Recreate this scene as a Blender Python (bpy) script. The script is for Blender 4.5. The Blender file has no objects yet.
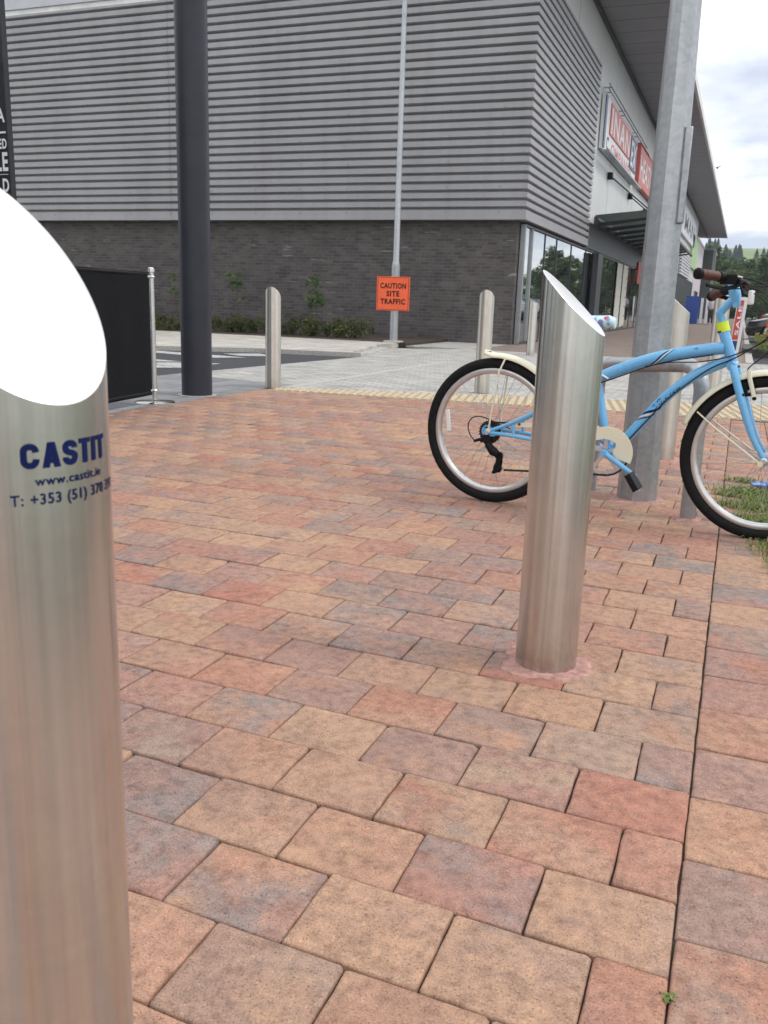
import bpy, bmesh, math, random
from mathutils import Vector, Matrix
R = math.radians
random.seed(7)
sc = bpy.context.scene
COL = sc.collection

# ------------------------------------------------------------------ helpers
class MB:
    def __init__(s): s.v = []; s.f = []
    def add(s, vs, fs):
        n = len(s.v); s.v += [tuple(v) for v in vs]; s.f += [tuple(i + n for i in f) for f in fs]; return s
    def box(s, x0, x1, y0, y1, z0, z1):
        return s.add([(x0,y0,z0),(x1,y0,z0),(x1,y1,z0),(x0,y1,z0),(x0,y0,z1),(x1,y0,z1),(x1,y1,z1),(x0,y1,z1)],
                     [(0,3,2,1),(4,5,6,7),(0,1,5,4),(1,2,6,5),(2,3,7,6),(3,0,4,7)])
    def obox(s, c, ax, ay, az):     # oriented box, half-extent vectors
        c = Vector(c); ax = Vector(ax); ay = Vector(ay); az = Vector(az)
        vs = [c + a*ax + b*ay + d*az for d in (-1,1) for (a,b) in ((-1,-1),(1,-1),(1,1),(-1,1))]
        return s.add(vs, [(0,3,2,1),(4,5,6,7),(0,1,5,4),(1,2,6,5),(2,3,7,6),(3,0,4,7)])
    def prism(s, pts, o, u, w, d, bevel=0):     # polygon in plane (o; u, w) extruded along d
        o = Vector(o); u = Vector(u); w = Vector(w); d = Vector(d); n = len(pts)
        a = [o + u*p[0] + w*p[1] for p in pts]
        vs = a + [p + d for p in a]
        return s.add(vs, [tuple(range(n-1,-1,-1)), tuple(range(n, 2*n))] + [(i,(i+1)%n,(i+1)%n+n,i+n) for i in range(n)])
    def tube(s, pts, rs, n=12, cap=True, flat=None, closed=False):
        pts = [Vector(p) for p in pts]; m = len(pts)
        if not isinstance(rs, (list, tuple)): rs = [rs]*m
        T = []
        for i in range(m):
            if closed: t = pts[(i+1)%m] - pts[i-1]
            else: t = pts[min(i+1,m-1)] - pts[max(i-1,0)]
            T.append(t.normalized())
        a = Vector((0,0,1)) if abs(T[0].z) < .9 else Vector((1,0,0))
        nrm = T[0].cross(a).normalized(); vs = []
        for i in range(m):
            nrm = (nrm - T[i]*nrm.dot(T[i])).normalized(); b = T[i].cross(nrm)
            for k in range(n):
                t = 2*math.pi*k/n
                p = nrm*math.cos(t)*rs[i] + b*math.sin(t)*rs[i]*(flat or 1)
                vs.append(pts[i] + p)
        fs = [(i*n+k, i*n+(k+1)%n, (i+1)*n+(k+1)%n, (i+1)*n+k) for i in range(m-1) for k in range(n)]
        if closed: fs += [((m-1)*n+k, (m-1)*n+(k+1)%n, (k+1)%n, k) for k in range(n)]
        elif cap: fs += [tuple(range(n-1,-1,-1)), tuple(range((m-1)*n, m*n))]
        return s.add(vs, fs)
    def cyl(s, a, b, r, r2=None, n=16): return s.tube([a, b], [r, r if r2 is None else r2], n)
    def lathe(s, prof, c=(0,0,0), ax='z', n=32):    # prof: list of (r, h)
        vs = []
        for r, h in prof:
            for k in range(n):
                t = 2*math.pi*k/n; x, y = r*math.cos(t), r*math.sin(t)
                p = (x, y, h) if ax == 'z' else ((x, h, y) if ax == 'y' else (h, x, y))
                vs.append((p[0]+c[0], p[1]+c[1], p[2]+c[2]))
        m = len(prof)
        fs = [(i*n+k, i*n+(k+1)%n, (i+1)*n+(k+1)%n, (i+1)*n+k) for i in range(m-1) for k in range(n)]
        return s.add(vs, fs)
    def torus(s, c, Rr, r, ax='y', n=64, m=12, rz=None, a0=0, a1=360):
        pts = []
        full = abs(a1-a0) >= 360; k = n if full else n+1
        for i in range(k):
            t = R(a0 + (a1-a0)*i/n)
            pts.append((c[0]+Rr*math.cos(t), c[1], c[2]+Rr*math.sin(t)))
        return s.tube(pts, r, m, closed=full, flat=rz)
    def build(s, name, mat, parent=None, smooth=True, bevel=0, ang=38, seg=2):
        me = bpy.data.meshes.new(name); me.from_pydata(s.v, [], s.f); me.validate(); me.update()
        bm = bmesh.new(); bm.from_mesh(me); bmesh.ops.recalc_face_normals(bm, faces=bm.faces)
        if smooth:
            for f in bm.faces: f.smooth = True
            for e in bm.edges:
                if len(e.link_faces) == 2 and e.calc_face_angle(0) > R(ang): e.smooth = False
        bm.to_mesh(me); bm.free()
        o = bpy.data.objects.new(name, me); COL.objects.link(o)
        if mat: me.materials.append(mat)
        if parent: o.parent = parent
        if bevel:
            b = o.modifiers.new('bevel', 'BEVEL'); b.width = bevel; b.segments = seg; b.limit_method = 'ANGLE'; b.angle_limit = R(40)
        return o

def tag(o, label=None, cat=None, group=None, kind=None):
    if label: o['label'] = label
    if cat: o['category'] = cat
    if group: o['group'] = group
    if kind: o['kind'] = kind
    return o
def thing(name, label, cat, loc=(0,0,0), rz=0, group=None):
    o = bpy.data.objects.new(name, None); COL.objects.link(o); o.empty_display_size = .1
    o.location = loc; o.rotation_euler = (0,0,rz)
    return tag(o, label, cat, group)
def dup(root, loc, rz=0, label=None, scale=1.0, group=None):
    def cp(o, par):
        c = o.copy(); COL.objects.link(c)
        if par: c.parent = par
        for ch in list(o.children): cp(ch, c)
        return c
    c = cp(root, None); c.location = loc; c.rotation_euler = (0,0,rz)
    c.scale = (scale,)*3 if not isinstance(scale, tuple) else scale
    if label: c['label'] = label
    if group: c['group'] = group
    return c
def struct(o, label=None):
    o['kind'] = 'structure'
    return o

# ------------------------------------------------------------------ materials
def newmat(name):
    m = bpy.data.materials.new(name); m.use_nodes = True
    nt = m.node_tree; b = nt.nodes['Principled BSDF']
    return m, nt, b
def N(nt, t, **kw):
    n = nt.nodes.new(t)
    for k, v in kw.items():
        if k in n.inputs.keys(): n.inputs[k].default_value = v
        else: setattr(n, k, v)
    return n
def L(nt, a, b): nt.links.new(a, b)
def ramp(nt, fac, stops):
    r = nt.nodes.new('ShaderNodeValToRGB'); e = r.color_ramp.elements
    while len(e) > 1: e.remove(e[-1])
    e[0].position = stops[0][0]; e[0].color = (*stops[0][1], 1)
    for p, c in stops[1:]:
        x = e.new(p); x.color = (*c, 1)
    L(nt, fac, r.inputs['Fac']); return r.outputs['Color']
def mix(nt, f, a, b, mode='MIX'):
    m = nt.nodes.new('ShaderNodeMix'); m.data_type = 'RGBA'; m.blend_type = mode
    for sk, v in ((m.inputs[0], f), (m.inputs[6], a), (m.inputs[7], b)):
        if hasattr(v, 'is_linked') or hasattr(v, 'links'): L(nt, v, sk)
        elif isinstance(v, (int, float)): sk.default_value = v
        else: sk.default_value = (*v, 1)
    return m.outputs[2]
def math_(nt, op, a, b=0.0, c=None):
    m = nt.nodes.new('ShaderNodeMath'); m.operation = op
    for i, v in enumerate((a, b) if c is None else (a, b, c)):
        if isinstance(v, (int, float)): m.inputs[i].default_value = v
        else: L(nt, v, m.inputs[i])
    return m.outputs[0]
def bump(nt, b, h, st=.3, dist=.01, prev=None):
    n = nt.nodes.new('ShaderNodeBump'); n.inputs['Strength'].default_value = st; n.inputs['Distance'].default_value = dist
    L(nt, h, n.inputs['Height'])
    if prev: L(nt, prev, n.inputs['Normal'])
    if b: L(nt, n.outputs[0], b.inputs['Normal'])
    return n.outputs[0]
def coord(nt, kind='Object', scale=(1,1,1), rot=(0,0,0)):
    t = nt.nodes.new('ShaderNodeTexCoord'); m = nt.nodes.new('ShaderNodeMapping')
    m.inputs['Scale'].default_value = scale; m.inputs['Rotation'].default_value = rot
    L(nt, t.outputs[kind], m.inputs['Vector']); return m.outputs[0]
def noise(nt, vec, s, det=4, rough=.6, out='Fac'):
    n = nt.nodes.new('ShaderNodeTexNoise'); n.inputs['Scale'].default_value = s; n.inputs['Detail'].default_value = det
    n.inputs['Roughness'].default_value = rough
    if vec is not None: L(nt, vec, n.inputs['Vector'])
    return n.outputs[out]
def simple(name, c, rough=.6, metal=0, var=.12, ns=8, bmp=0, coat=0, ior=1.5, bs=200):
    m, nt, b = newmat(name)
    v = coord(nt)
    n = noise(nt, v, ns)
    lo = tuple(x*(1-var) for x in c); hi = tuple(min(1, x*(1+var)) for x in c)
    L(nt, ramp(nt, n, [(.3, lo), (.7, hi)]), b.inputs['Base Color'])
    r = nt.nodes.new('ShaderNodeMapRange'); r.inputs['To Min'].default_value = max(.02, rough*.85); r.inputs['To Max'].default_value = min(1, rough*1.15)
    L(nt, noise(nt, v, ns*3), r.inputs['Value']); L(nt, r.outputs[0], b.inputs['Roughness'])
    b.inputs['Metallic'].default_value = metal; b.inputs['Coat Weight'].default_value = coat; b.inputs['IOR'].default_value = ior
    if bmp: bump(nt, b, noise(nt, v, bs), bmp, .002)
    if max(c) < .08 and not coat: b.inputs['Specular IOR Level'].default_value = .15 if max(c) < .03 or name == 'navy_print' else .35
    return m

M = {}
# concrete block paving: every block carries its own random triple in the attribute "tone"
def mat_paver():
    m, nt, b = newmat('block_paving')
    a = nt.nodes.new('ShaderNodeAttribute'); a.attribute_name = 'tone'
    sp = nt.nodes.new('ShaderNodeSeparateColor'); L(nt, a.outputs['Color'], sp.inputs[0])
    tc = nt.nodes.new('ShaderNodeTexCoord')
    off = nt.nodes.new('ShaderNodeVectorMath'); off.operation = 'MULTIPLY_ADD'
    L(nt, a.outputs['Color'], off.inputs[0]); off.inputs[1].default_value = (37, 53, 71); L(nt, tc.outputs['Object'], off.inputs[2])
    v = off.outputs[0]
    pal = ramp(nt, sp.outputs[0], [(0, (0.362,0.212,0.152)), (.16, (0.413,0.258,0.177)), (.30, (0.390,0.249,0.172)), (.45, (0.374,0.192,0.143)), (.62, (0.347,0.202,0.162)), (.78, (0.294,0.192,0.162)), (.90, (0.336,0.238,0.186)), (1, (0.413,0.238,0.167))])
    pal2 = ramp(nt, sp.outputs[1], [(0, (0.248,0.197,0.181)), (.28, (0.281,0.216,0.195)), (.42, (0.423,0.284,0.186)), (.6, (0.357,0.165,0.123)), (.8, (0.406,0.238,0.162)), (1, (0.227,0.182,0.172))])
    pal3 = ramp(nt, sp.outputs[2], [(0, (0.429,0.279,0.181)), (.35, (0.396,0.186,0.137)), (.6, (0.265,0.207,0.188)), (1, (0.417,0.253,0.181))])
    n1 = noise(nt, v, 5.5, 4, .6)
    th = math_(nt, 'MULTIPLY_ADD', sp.outputs[2], .26, .38)
    f = nt.nodes.new('ShaderNodeMapRange'); f.interpolation_type = 'SMOOTHSTEP'
    L(nt, n1, f.inputs['Value']); L(nt, math_(nt, 'SUBTRACT', th, .06), f.inputs['From Min']); L(nt, math_(nt, 'ADD', th, .14), f.inputs['From Max'])
    c = mix(nt, f.outputs[0], pal, pal2)
    vm = nt.nodes.new('ShaderNodeVectorMath'); vm.operation = 'ADD'; L(nt, v, vm.inputs[0]); vm.inputs[1].default_value = (9.1, 4.4, 2.2)
    f2 = nt.nodes.new('ShaderNodeMapRange'); f2.interpolation_type = 'SMOOTHSTEP'; f2.inputs['From Min'].default_value = .46; f2.inputs['From Max'].default_value = .66
    f2.inputs['To Max'].default_value = .6
    L(nt, noise(nt, vm.outputs[0], 8, 5, .65), f2.inputs['Value'])
    c = mix(nt, f2.outputs[0], c, pal3)
    # mottling and aggregate speckle
    n2 = noise(nt, v, 38, 5, .7)
    c = mix(nt, 1.0, c, ramp(nt, n2, [(.28, (.62,.60,.60)), (.5, (1,1,1)), (.74, (1.32,1.28,1.22))]), 'MULTIPLY')
    n3 = noise(nt, v, 330, 3, .7)
    c = mix(nt, 1.0, c, ramp(nt, n3, [(.34, (.42,.38,.36)), (.43, (.93,.93,.93)), (.60, (1.02,1.02,1.02)), (.70, (1.6,1.55,1.5))]), 'MULTIPLY')
    # site-wide dust, damp and stains that run across the blocks, and a few pale gum / lime spots
    o3 = tc.outputs['Object']
    c = mix(nt, 1.0, c, ramp(nt, noise(nt, o3, 1.1, 5, .65), [(.3, (.90,.90,.91)), (.5, (1,1,1)), (.72, (1.08,1.08,1.07))]), 'MULTIPLY')
    c = mix(nt, 1.0, c, ramp(nt, noise(nt, o3, 9, 6, .75), [(.30, (.80,.78,.78)), (.42, (1,1,1)), (.75, (1.06,1.06,1.05))]), 'MULTIPLY')
    vo = nt.nodes.new('ShaderNodeTexVoronoi'); vo.inputs['Scale'].default_value = 7; L(nt, o3, vo.inputs['Vector'])
    vs2 = nt.nodes.new('ShaderNodeSeparateColor'); L(nt, vo.outputs['Color'], vs2.inputs[0])
    spot = math_(nt, 'MULTIPLY', math_(nt, 'LESS_THAN', math_(nt, 'ADD', vo.outputs['Distance'], math_(nt, 'MULTIPLY', noise(nt, o3, 90, 2), .04)), .052), math_(nt, 'GREATER_THAN', vs2.outputs[0], .72))
    c = mix(nt, math_(nt, 'MULTIPLY', spot, .6), c, mix(nt, vs2.outputs[1], (.10,.09,.085), (.55,.48,.42)))
    L(nt, c, b.inputs['Base Color']); b.inputs['Roughness'].default_value = .86; b.inputs['Specular IOR Level'].default_value = .3
    h = math_(nt, 'ADD', noise(nt, v, 45, 6, .75), math_(nt, 'MULTIPLY', n3, .5))
    bump(nt, b, h, .55, .0035)
    return m
M['paver'] = mat_paver()
M['joint'] = simple('joint_sand', (.060,.046,.036), .95, var=.4, ns=60, bmp=.6)
M['mortar'] = simple('pink_mortar', (.40,.225,.19), .95, var=.32, ns=45, bmp=1.0, bs=70)
M['soil'] = simple('soil', (.06,.045,.032), .95, var=.4, ns=20, bmp=.8, bs=40)
M['ground'] = simple('ground', (.10,.12,.05), .95, var=.4, ns=.2)

def mat_bricktex(name, c1, c2, mort, bw, bh, msz, axes='xy', rough=.85, bmp=.5, bias=0, extra=None, off=.5, patches=None):
    m, nt, b = newmat(name)
    tc = nt.nodes.new('ShaderNodeTexCoord'); sp = nt.nodes.new('ShaderNodeSeparateXYZ'); L(nt, tc.outputs['Object'], sp.inputs[0])
    cb = nt.nodes.new('ShaderNodeCombineXYZ')
    if axes == 'xy': L(nt, sp.outputs[0], cb.inputs[0]); L(nt, sp.outputs[1], cb.inputs[1])
    else: L(nt, math_(nt, 'ADD', sp.outputs[0], sp.outputs[1]), cb.inputs[0]); L(nt, sp.outputs[2], cb.inputs[1])
    br = nt.nodes.new('ShaderNodeTexBrick'); L(nt, cb.outputs[0], br.inputs['Vector'])
    br.inputs['Color1'].default_value = (*c1,1); br.inputs['Color2'].default_value = (*c2,1); br.inputs['Mortar'].default_value = (*mort,1)
    br.inputs['Scale'].default_value = 1; br.inputs['Mortar Size'].default_value = msz; br.inputs['Mortar Smooth'].default_value = .1
    br.inputs['Bias'].default_value = bias; br.inputs['Brick Width'].default_value = bw; br.inputs['Row Height'].default_value = bh; br.offset = off
    c = mix(nt, .9, br.outputs['Color'], ramp(nt, noise(nt, tc.outputs['Object'], 2.5, 6, .7), [(.3,(.72,.72,.72)),(.7,(1.25,1.25,1.25))]), 'MULTIPLY')
    c = mix(nt, .8, c, ramp(nt, noise(nt, tc.outputs['Object'], 45, 4, .7), [(.3,(.75,.75,.75)),(.7,(1.2,1.2,1.2))]), 'MULTIPLY')
    if patches:    # pale lime bloom on a few bricks: stretched along the courses
        mp = nt.nodes.new('ShaderNodeMapping'); mp.inputs['Scale'].default_value = (1.6, 12, 1); L(nt, cb.outputs[0], mp.inputs['Vector'])
        n = noise(nt, mp.outputs[0], 1.0, 2, .5)
        n2 = noise(nt, cb.outputs[0], .33, 1, .5)
        f = math_(nt, 'MULTIPLY', ramp(nt, n, [(.66,(0,0,0)),(.70,(1,1,1))]), ramp(nt, n2, [(.50,(0,0,0)),(.58,(.6,.6,.6))]))
        c = mix(nt, f, c, patches)
    L(nt, c, b.inputs['Base Color']); b.inputs['Roughness'].default_value = rough
    inv = math_(nt, 'SUBTRACT', 1.0, br.outputs['Fac'])
    h = math_(nt, 'ADD', inv, math_(nt, 'MULTIPLY', noise(nt, tc.outputs['Object'], 60, 4), .3))
    bump(nt, b, h, bmp, .01)
    return m
M['brick'] = mat_bricktex('dark_brick', (.060,.053,.053), (.112,.097,.094), (.105,.098,.094), .225, .075, .009, 'xz', .8, .5, 0, patches=(.33,.32,.31))
M['setts'] = mat_bricktex('granite_setts', (.47,.46,.43), (.36,.35,.335), (.27,.26,.24), .2, .1, .010, 'xy', .85, .6)
M['slab'] = mat_bricktex('grey_slabs', (.25,.255,.265), (.20,.205,.215), (.10,.10,.10), .6, .4, .008, 'xy', .75, .3)
M['brown_pave'] = mat_bricktex('brown_block_paving', (.27,.20,.165), (.22,.165,.14), (.10,.08,.07), .21, .105, .008, 'xy', .8, .4)
M['footway'] = mat_bricktex('concrete_footway', (.50,.47,.42), (.44,.42,.38), (.25,.24,.22), .9, .6, .01, 'xy', .85, .3)
M['kerb'] = simple('granite_kerb', (.42,.405,.375), .8, var=.2, ns=30, bmp=.3)
M['asphalt'] = simple('asphalt', (.055,.057,.062), .85, var=.3, ns=70, bmp=.6, bs=250)
M['roadpaint'] = simple('road_paint', (.42,.42,.41), .75, var=.4, ns=14)
M['yellow_slab'] = simple('buff_tactile_slab', (.33,.265,.18), .9, var=.25, ns=18, bmp=.5, bs=150)
M['yellow_rib'] = simple('buff_tactile_rib', (.50,.405,.27), .85, var=.2, ns=14, bmp=.5, bs=150)
M['dirtjoint'] = M['joint']

def mat_steel(name, base=(.63,.65,.635), rough=.22, streak=1.0, aniso=.8, arot=0.25):
    m, nt, b = newmat(name)
    v = coord(nt, 'Object', (1,1,1))
    # circumferential brushing: fine lines stacked along z
    vz = coord(nt, 'Object', (3, 3, 900)); nb = noise(nt, vz, 1.0, 3, .7)
    vs = coord(nt, 'Object', (38, 38, .5)); ns = noise(nt, vs, 1.0, 4, .65)
    nd = noise(nt, v, 7, 5, .7)
    c = mix(nt, .75*streak, base, ramp(nt, ns, [(.3, tuple(x*.66 for x in base)), (.5, base), (.7, tuple(min(1,x*1.2) for x in base))]))  # upright streaks tint the base colour, imitating bands reflected in the steel
    hb = noise(nt, coord(nt, 'Object', (6, 6, 420)), 1.0, 3, .7)
    c = mix(nt, .16, c, ramp(nt, hb, [(.35, (.86,.86,.86)), (.65, (1.12,1.12,1.12))]), 'MULTIPLY')
    tz = nt.nodes.new('ShaderNodeTexCoord'); tzz = nt.nodes.new('ShaderNodeSeparateXYZ'); L(nt, tz.outputs['Object'], tzz.inputs[0])
    splash = math_(nt, 'MULTIPLY', ramp(nt, tzz.outputs[2], [(0.0,(1,1,1)),(.10,(.35,.35,.35)),(.28,(0,0,0))]), noise(nt, tz.outputs['Object'], 60, 4, .7))
    c = mix(nt, math_(nt, 'MULTIPLY', splash, .8 if streak > .5 else 0.0), c, (.30,.25,.21))
    c = mix(nt, .22, c, ramp(nt, nd, [(.45, (.68,.65,.61)), (.62, (.45,.41,.37))]))
    L(nt, c, b.inputs['Base Color']); b.inputs['Metallic'].default_value = 1
    b.inputs['Anisotropic'].default_value = aniso; tg = nt.nodes.new('ShaderNodeTangent'); tg.direction_type = 'RADIAL'; tg.axis = 'Z'; L(nt, tg.outputs[0], b.inputs['Tangent']); b.inputs['Anisotropic Rotation'].default_value = arot
    r = nt.nodes.new('ShaderNodeMapRange'); r.inputs['To Min'].default_value = rough-.05; r.inputs['To Max'].default_value = rough+.07
    L(nt, ns, r.inputs['Value']); L(nt, r.outputs[0], b.inputs['Roughness'])
    return m
M['steel'] = mat_steel('brushed_stainless')
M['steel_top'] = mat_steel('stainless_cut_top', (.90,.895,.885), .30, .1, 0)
M['steel_far'] = mat_steel('weathered_stainless', (.62,.60,.545), .34)
def mat_galv():
    m, nt, b = newmat('galvanised_steel'); v = coord(nt)
    vo = nt.nodes.new('ShaderNodeTexVoronoi'); vo.inputs['Scale'].default_value = 55; L(nt, v, vo.inputs['Vector'])
    n = noise(nt, v, 5, 5, .65); vs = coord(nt, 'Object', (18, 18, 1.2)); n2 = noise(nt, vs, 1, 4, .6)
    c = ramp(nt, n, [(.3, (.32,.345,.37)), (.55, (.42,.445,.465)), (.75, (.52,.535,.545))])
    c = mix(nt, .5, c, ramp(nt, n2, [(.35,(.25,.27,.29)),(.6,(.45,.46,.47))]))
    sp = nt.nodes.new('ShaderNodeSeparateColor'); L(nt, vo.outputs['Color'], sp.inputs[0])
    c = mix(nt, .28, c, ramp(nt, sp.outputs[0], [(0,(.28,.30,.32)),(1,(.55,.56,.57))]))
    L(nt, c, b.inputs['Base Color']); b.inputs['Metallic'].default_value = .75; b.inputs['Roughness'].default_value = .42
    bump(nt, b, n2, .1, .003); return m
M['galv'] = mat_galv()
M['darkpole'] = simple('dark_grey_powder_coat', (.024,.027,.037), .42, var=.15, ns=6)
def mat_clad():
    m, nt, b = newmat('grey_cladding'); v = coord(nt); vz = coord(nt, 'Object', (3.2, 3.2, .22))
    c = ramp(nt, noise(nt, v, .7, 4), [(.3, (.31,.308,.32)), (.7, (.35,.348,.36))])
    c = mix(nt, .55, c, ramp(nt, noise(nt, vz, 1, 5, .7), [(.3, (.80,.79,.79)), (.55, (1,1,1)), (.8, (1.08,1.08,1.08))]), 'MULTIPLY')
    tc = nt.nodes.new('ShaderNodeTexCoord'); sp = nt.nodes.new('ShaderNodeSeparateXYZ'); L(nt, tc.outputs['Object'], sp.inputs[0])
    q = math_(nt, 'ADD', sp.outputs[0], math_(nt, 'MULTIPLY', sp.outputs[1], 1.0))
    lap = math_(nt, 'LESS_THAN', math_(nt, 'FRACT', math_(nt, 'MULTIPLY', q, .163)), .0022)
    bx = math_(nt, 'LESS_THAN', math_(nt, 'FRACT', math_(nt, 'MULTIPLY', q, .82)), .022)
    bz = math_(nt, 'LESS_THAN', math_(nt, 'ABSOLUTE', math_(nt, 'SUBTRACT', math_(nt, 'FRACT', math_(nt, 'MULTIPLY', math_(nt, 'SUBTRACT', sp.outputs[2], 2.80), 1/.534)), .10)), .025)
    c = mix(nt, math_(nt, 'MULTIPLY', math_(nt, 'MAXIMUM', lap, math_(nt, 'MULTIPLY', bx, bz)), .75), c, (.08,.08,.085))
    L(nt, c, b.inputs['Base Color']); b.inputs['Metallic'].default_value = .15; b.inputs['Roughness'].default_value = .45; return m
M['cladding'] = mat_clad()
M['whitewall'] = simple('pale_panel', (.62,.63,.62), .5, var=.05, ns=.6)
M['whiteband'] = simple('pale_band', (.80,.79,.77), .6, var=.12, ns=3)
M['greyband'] = simple('grey_band', (.58,.59,.63), .6, var=.08, ns=2)
def mat_soffit():
    m, nt, b = newmat('soffit_panels'); tc = nt.nodes.new('ShaderNodeTexCoord'); sp = nt.nodes.new('ShaderNodeSeparateXYZ'); L(nt, tc.outputs['Object'], sp.inputs[0])
    fr = math_(nt, 'FRACT', math_(nt, 'MULTIPLY', sp.outputs[1], .8))
    line = math_(nt, 'LESS_THAN', fr, .03)
    base = ramp(nt, noise(nt, tc.outputs['Object'], .8, 3), [(.3,(.31,.31,.335)),(.7,(.36,.36,.385))])
    L(nt, mix(nt, line, base, (.08,.08,.085)), b.inputs['Base Color']); b.inputs['Roughness'].default_value = .6
    bump(nt, b, math_(nt, 'SUBTRACT', 1.0, line), .6, .01); return m
M['soffit'] = mat_soffit()
M['darkframe'] = simple('dark_frame', (.05,.055,.06), .4, var=.1)
M['greyframe'] = simple('aluminium_frame', (.34,.36,.37), .4, metal=.5, var=.1)
def mat_glass(name, base=(.012,.016,.016), ior=2.9):
    m, nt, b = newmat(name); b.inputs['Base Color'].default_value = (*base,1); b.inputs['Roughness'].default_value = .03; b.inputs['IOR'].default_value = ior
    v = coord(nt); bump(nt, b, noise(nt, v, .9, 1), .04, .02); return m
M['glass'] = mat_glass('shop_glass')
_b = M['glass'].node_tree.nodes['Principled BSDF']; _b.inputs['Metallic'].default_value = 1; _b.inputs['Base Color'].default_value = (.50,.54,.54,1); _b.inputs['Roughness'].default_value = .015
M['carglass'] = mat_glass('car_glass', ior=1.6)
def mat_cglass():
    m, nt, b = newmat('green_canopy_glass'); b.inputs['Base Color'].default_value = (.16,.18,.175,1); b.inputs['Roughness'].default_value = .15
    tl = nt.nodes.new('ShaderNodeBsdfTranslucent'); tl.inputs['Color'].default_value = (.30,.34,.33,1); ms = nt.nodes.new('ShaderNodeMixShader'); ms.inputs[0].default_value = .65
    L(nt, b.outputs[0], ms.inputs[1]); L(nt, tl.outputs[0], ms.inputs[2]); L(nt, ms.outputs[0], nt.nodes['Material Output'].inputs['Surface']); return m
M['canopyglass'] = mat_cglass()
M['black'] = simple('black_plastic', (.009,.009,.010), .45, var=.2)
M['canvas'] = simple('black_canvas', (.007,.008,.010), .85, var=.25, ns=30, bmp=.4, bs=400)
M['rubber'] = simple('tyre_rubber', (.011,.011,.012), .7, var=.25, ns=60, bmp=.3)
M['alloy'] = simple('alloy_rim', (.62,.62,.62), .32, metal=.85, var=.08, ns=20)
M['bikeblue'] = simple('sky_blue_paint', (.14,.44,.76), .28, var=.05, ns=6, coat=.6)
M['cream'] = simple('cream_paint', (.74,.71,.55), .35, var=.05, ns=9, coat=.3)
M['brownrubber'] = simple('brown_grip', (.085,.030,.020), .5, var=.2, ns=30)
M['yellow'] = simple('reflective_yellow', (.68,.86,.03), .35, var=.06)
M['white'] = simple('white_plastic', (.78,.78,.78), .35, var=.05)
M['whitepaint'] = simple('white_lettering', (.80,.80,.80), .5, var=.03)
M['navy'] = simple('navy_print', (.004,.012,.075), .6, var=.1)
M['blackprint'] = simple('black_print', (.012,.012,.012), .5, var=.1)
M['orange'] = simple('orange_board', (.86,.13,.045), .5, var=.08, ns=6)
M['boardblack'] = simple('chalk_black_board', (.022,.024,.03), .5, var=.15, ns=12)
M['red'] = simple('red_panel', (.55,.07,.05), .45, var=.1, ns=3)
M['palered'] = simple('faded_red_panel', (.62,.13,.10), .45, var=.12, ns=2)
M['signblue'] = simple('blue_panel', (.03,.05,.16), .4, var=.1)
M['signwhite'] = simple('sign_white', (.74,.75,.76), .45, var=.04, ns=2)
M['cablemat'] = simple('cable_black', (.015,.015,.016), .35, var=.1)
M['chainmat'] = simple('dark_chain_steel', (.045,.042,.04), .45, metal=.6, var=.3, ns=90)
M['crankblue'] = M['bikeblue']
M['crateblue'] = simple('blue_crate', (.03,.10,.42), .4, var=.1)
M['purple'] = simple('purple_tub', (.16,.08,.30), .4, var=.1)
M['green'] = simple('pale_green_panel', (.42,.62,.30), .5, var=.1, ns=.5)
M['slatwhite'] = simple('white_slats', (.62,.62,.64), .5, var=.05)
M['pinkwall'] = simple('pale_pink_render', (.62,.58,.60), .6, var=.06, ns=.5)
M['darkwall'] = simple('dark_far_wall', (.10,.11,.11), .7, var=.1)
M['roof'] = simple('flat_roof', (.22,.22,.22), .8, var=.2)
M['bark'] = simple('bark', (.09,.065,.045), .9, var=.3, ns=12, bmp=.6, bs=30)
M['bluelitter'] = simple('blue_plastic_wrapper', (.22,.34,.68), .3, var=.2, ns=20)
def mat_leaf(name, cols, ns=1.5):
    m, nt, b = newmat(name); v = coord(nt)
    a = nt.nodes.new('ShaderNodeAttribute'); a.attribute_name = 'tone'
    sp = nt.nodes.new('ShaderNodeSeparateColor'); L(nt, a.outputs['Color'], sp.inputs[0])
    c = ramp(nt, sp.outputs[0], [(i/(len(cols)-1), k) for i, k in enumerate(cols)])
    L(nt, c, b.inputs['Base Color']); b.inputs['Roughness'].default_value = .6; b.inputs['Specular IOR Level'].default_value = .3
    tr = nt.nodes.new('ShaderNodeBsdfTranslucent'); L(nt, c, tr.inputs['Color'])
    ms = nt.nodes.new('ShaderNodeMixShader'); ms.inputs[0].default_value = .25
    L(nt, b.outputs[0], ms.inputs[1]); L(nt, tr.outputs[0], ms.inputs[2]); L(nt, ms.outputs[0], nt.nodes['Material Output'].inputs['Surface'])
    return m
M['leaf'] = mat_leaf('tree_leaves', [(.045,.085,.03), (.08,.13,.045), (.12,.17,.06)])
M['leafolive'] = mat_leaf('olive_leaves', [(.07,.105,.035), (.11,.145,.05), (.17,.19,.07)])
M['conifer'] = mat_leaf('conifer_needles', [(.025,.045,.035), (.035,.06,.045), (.05,.075,.05)])
M['shrub'] = mat_leaf('shrub_leaves', [(.03,.05,.02), (.07,.09,.03), (.20,.20,.07)])
M['grass'] = mat_leaf('grass_blades', [(.12,.19,.045), (.22,.29,.08), (.38,.34,.16)])
M['hill'] = None
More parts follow.
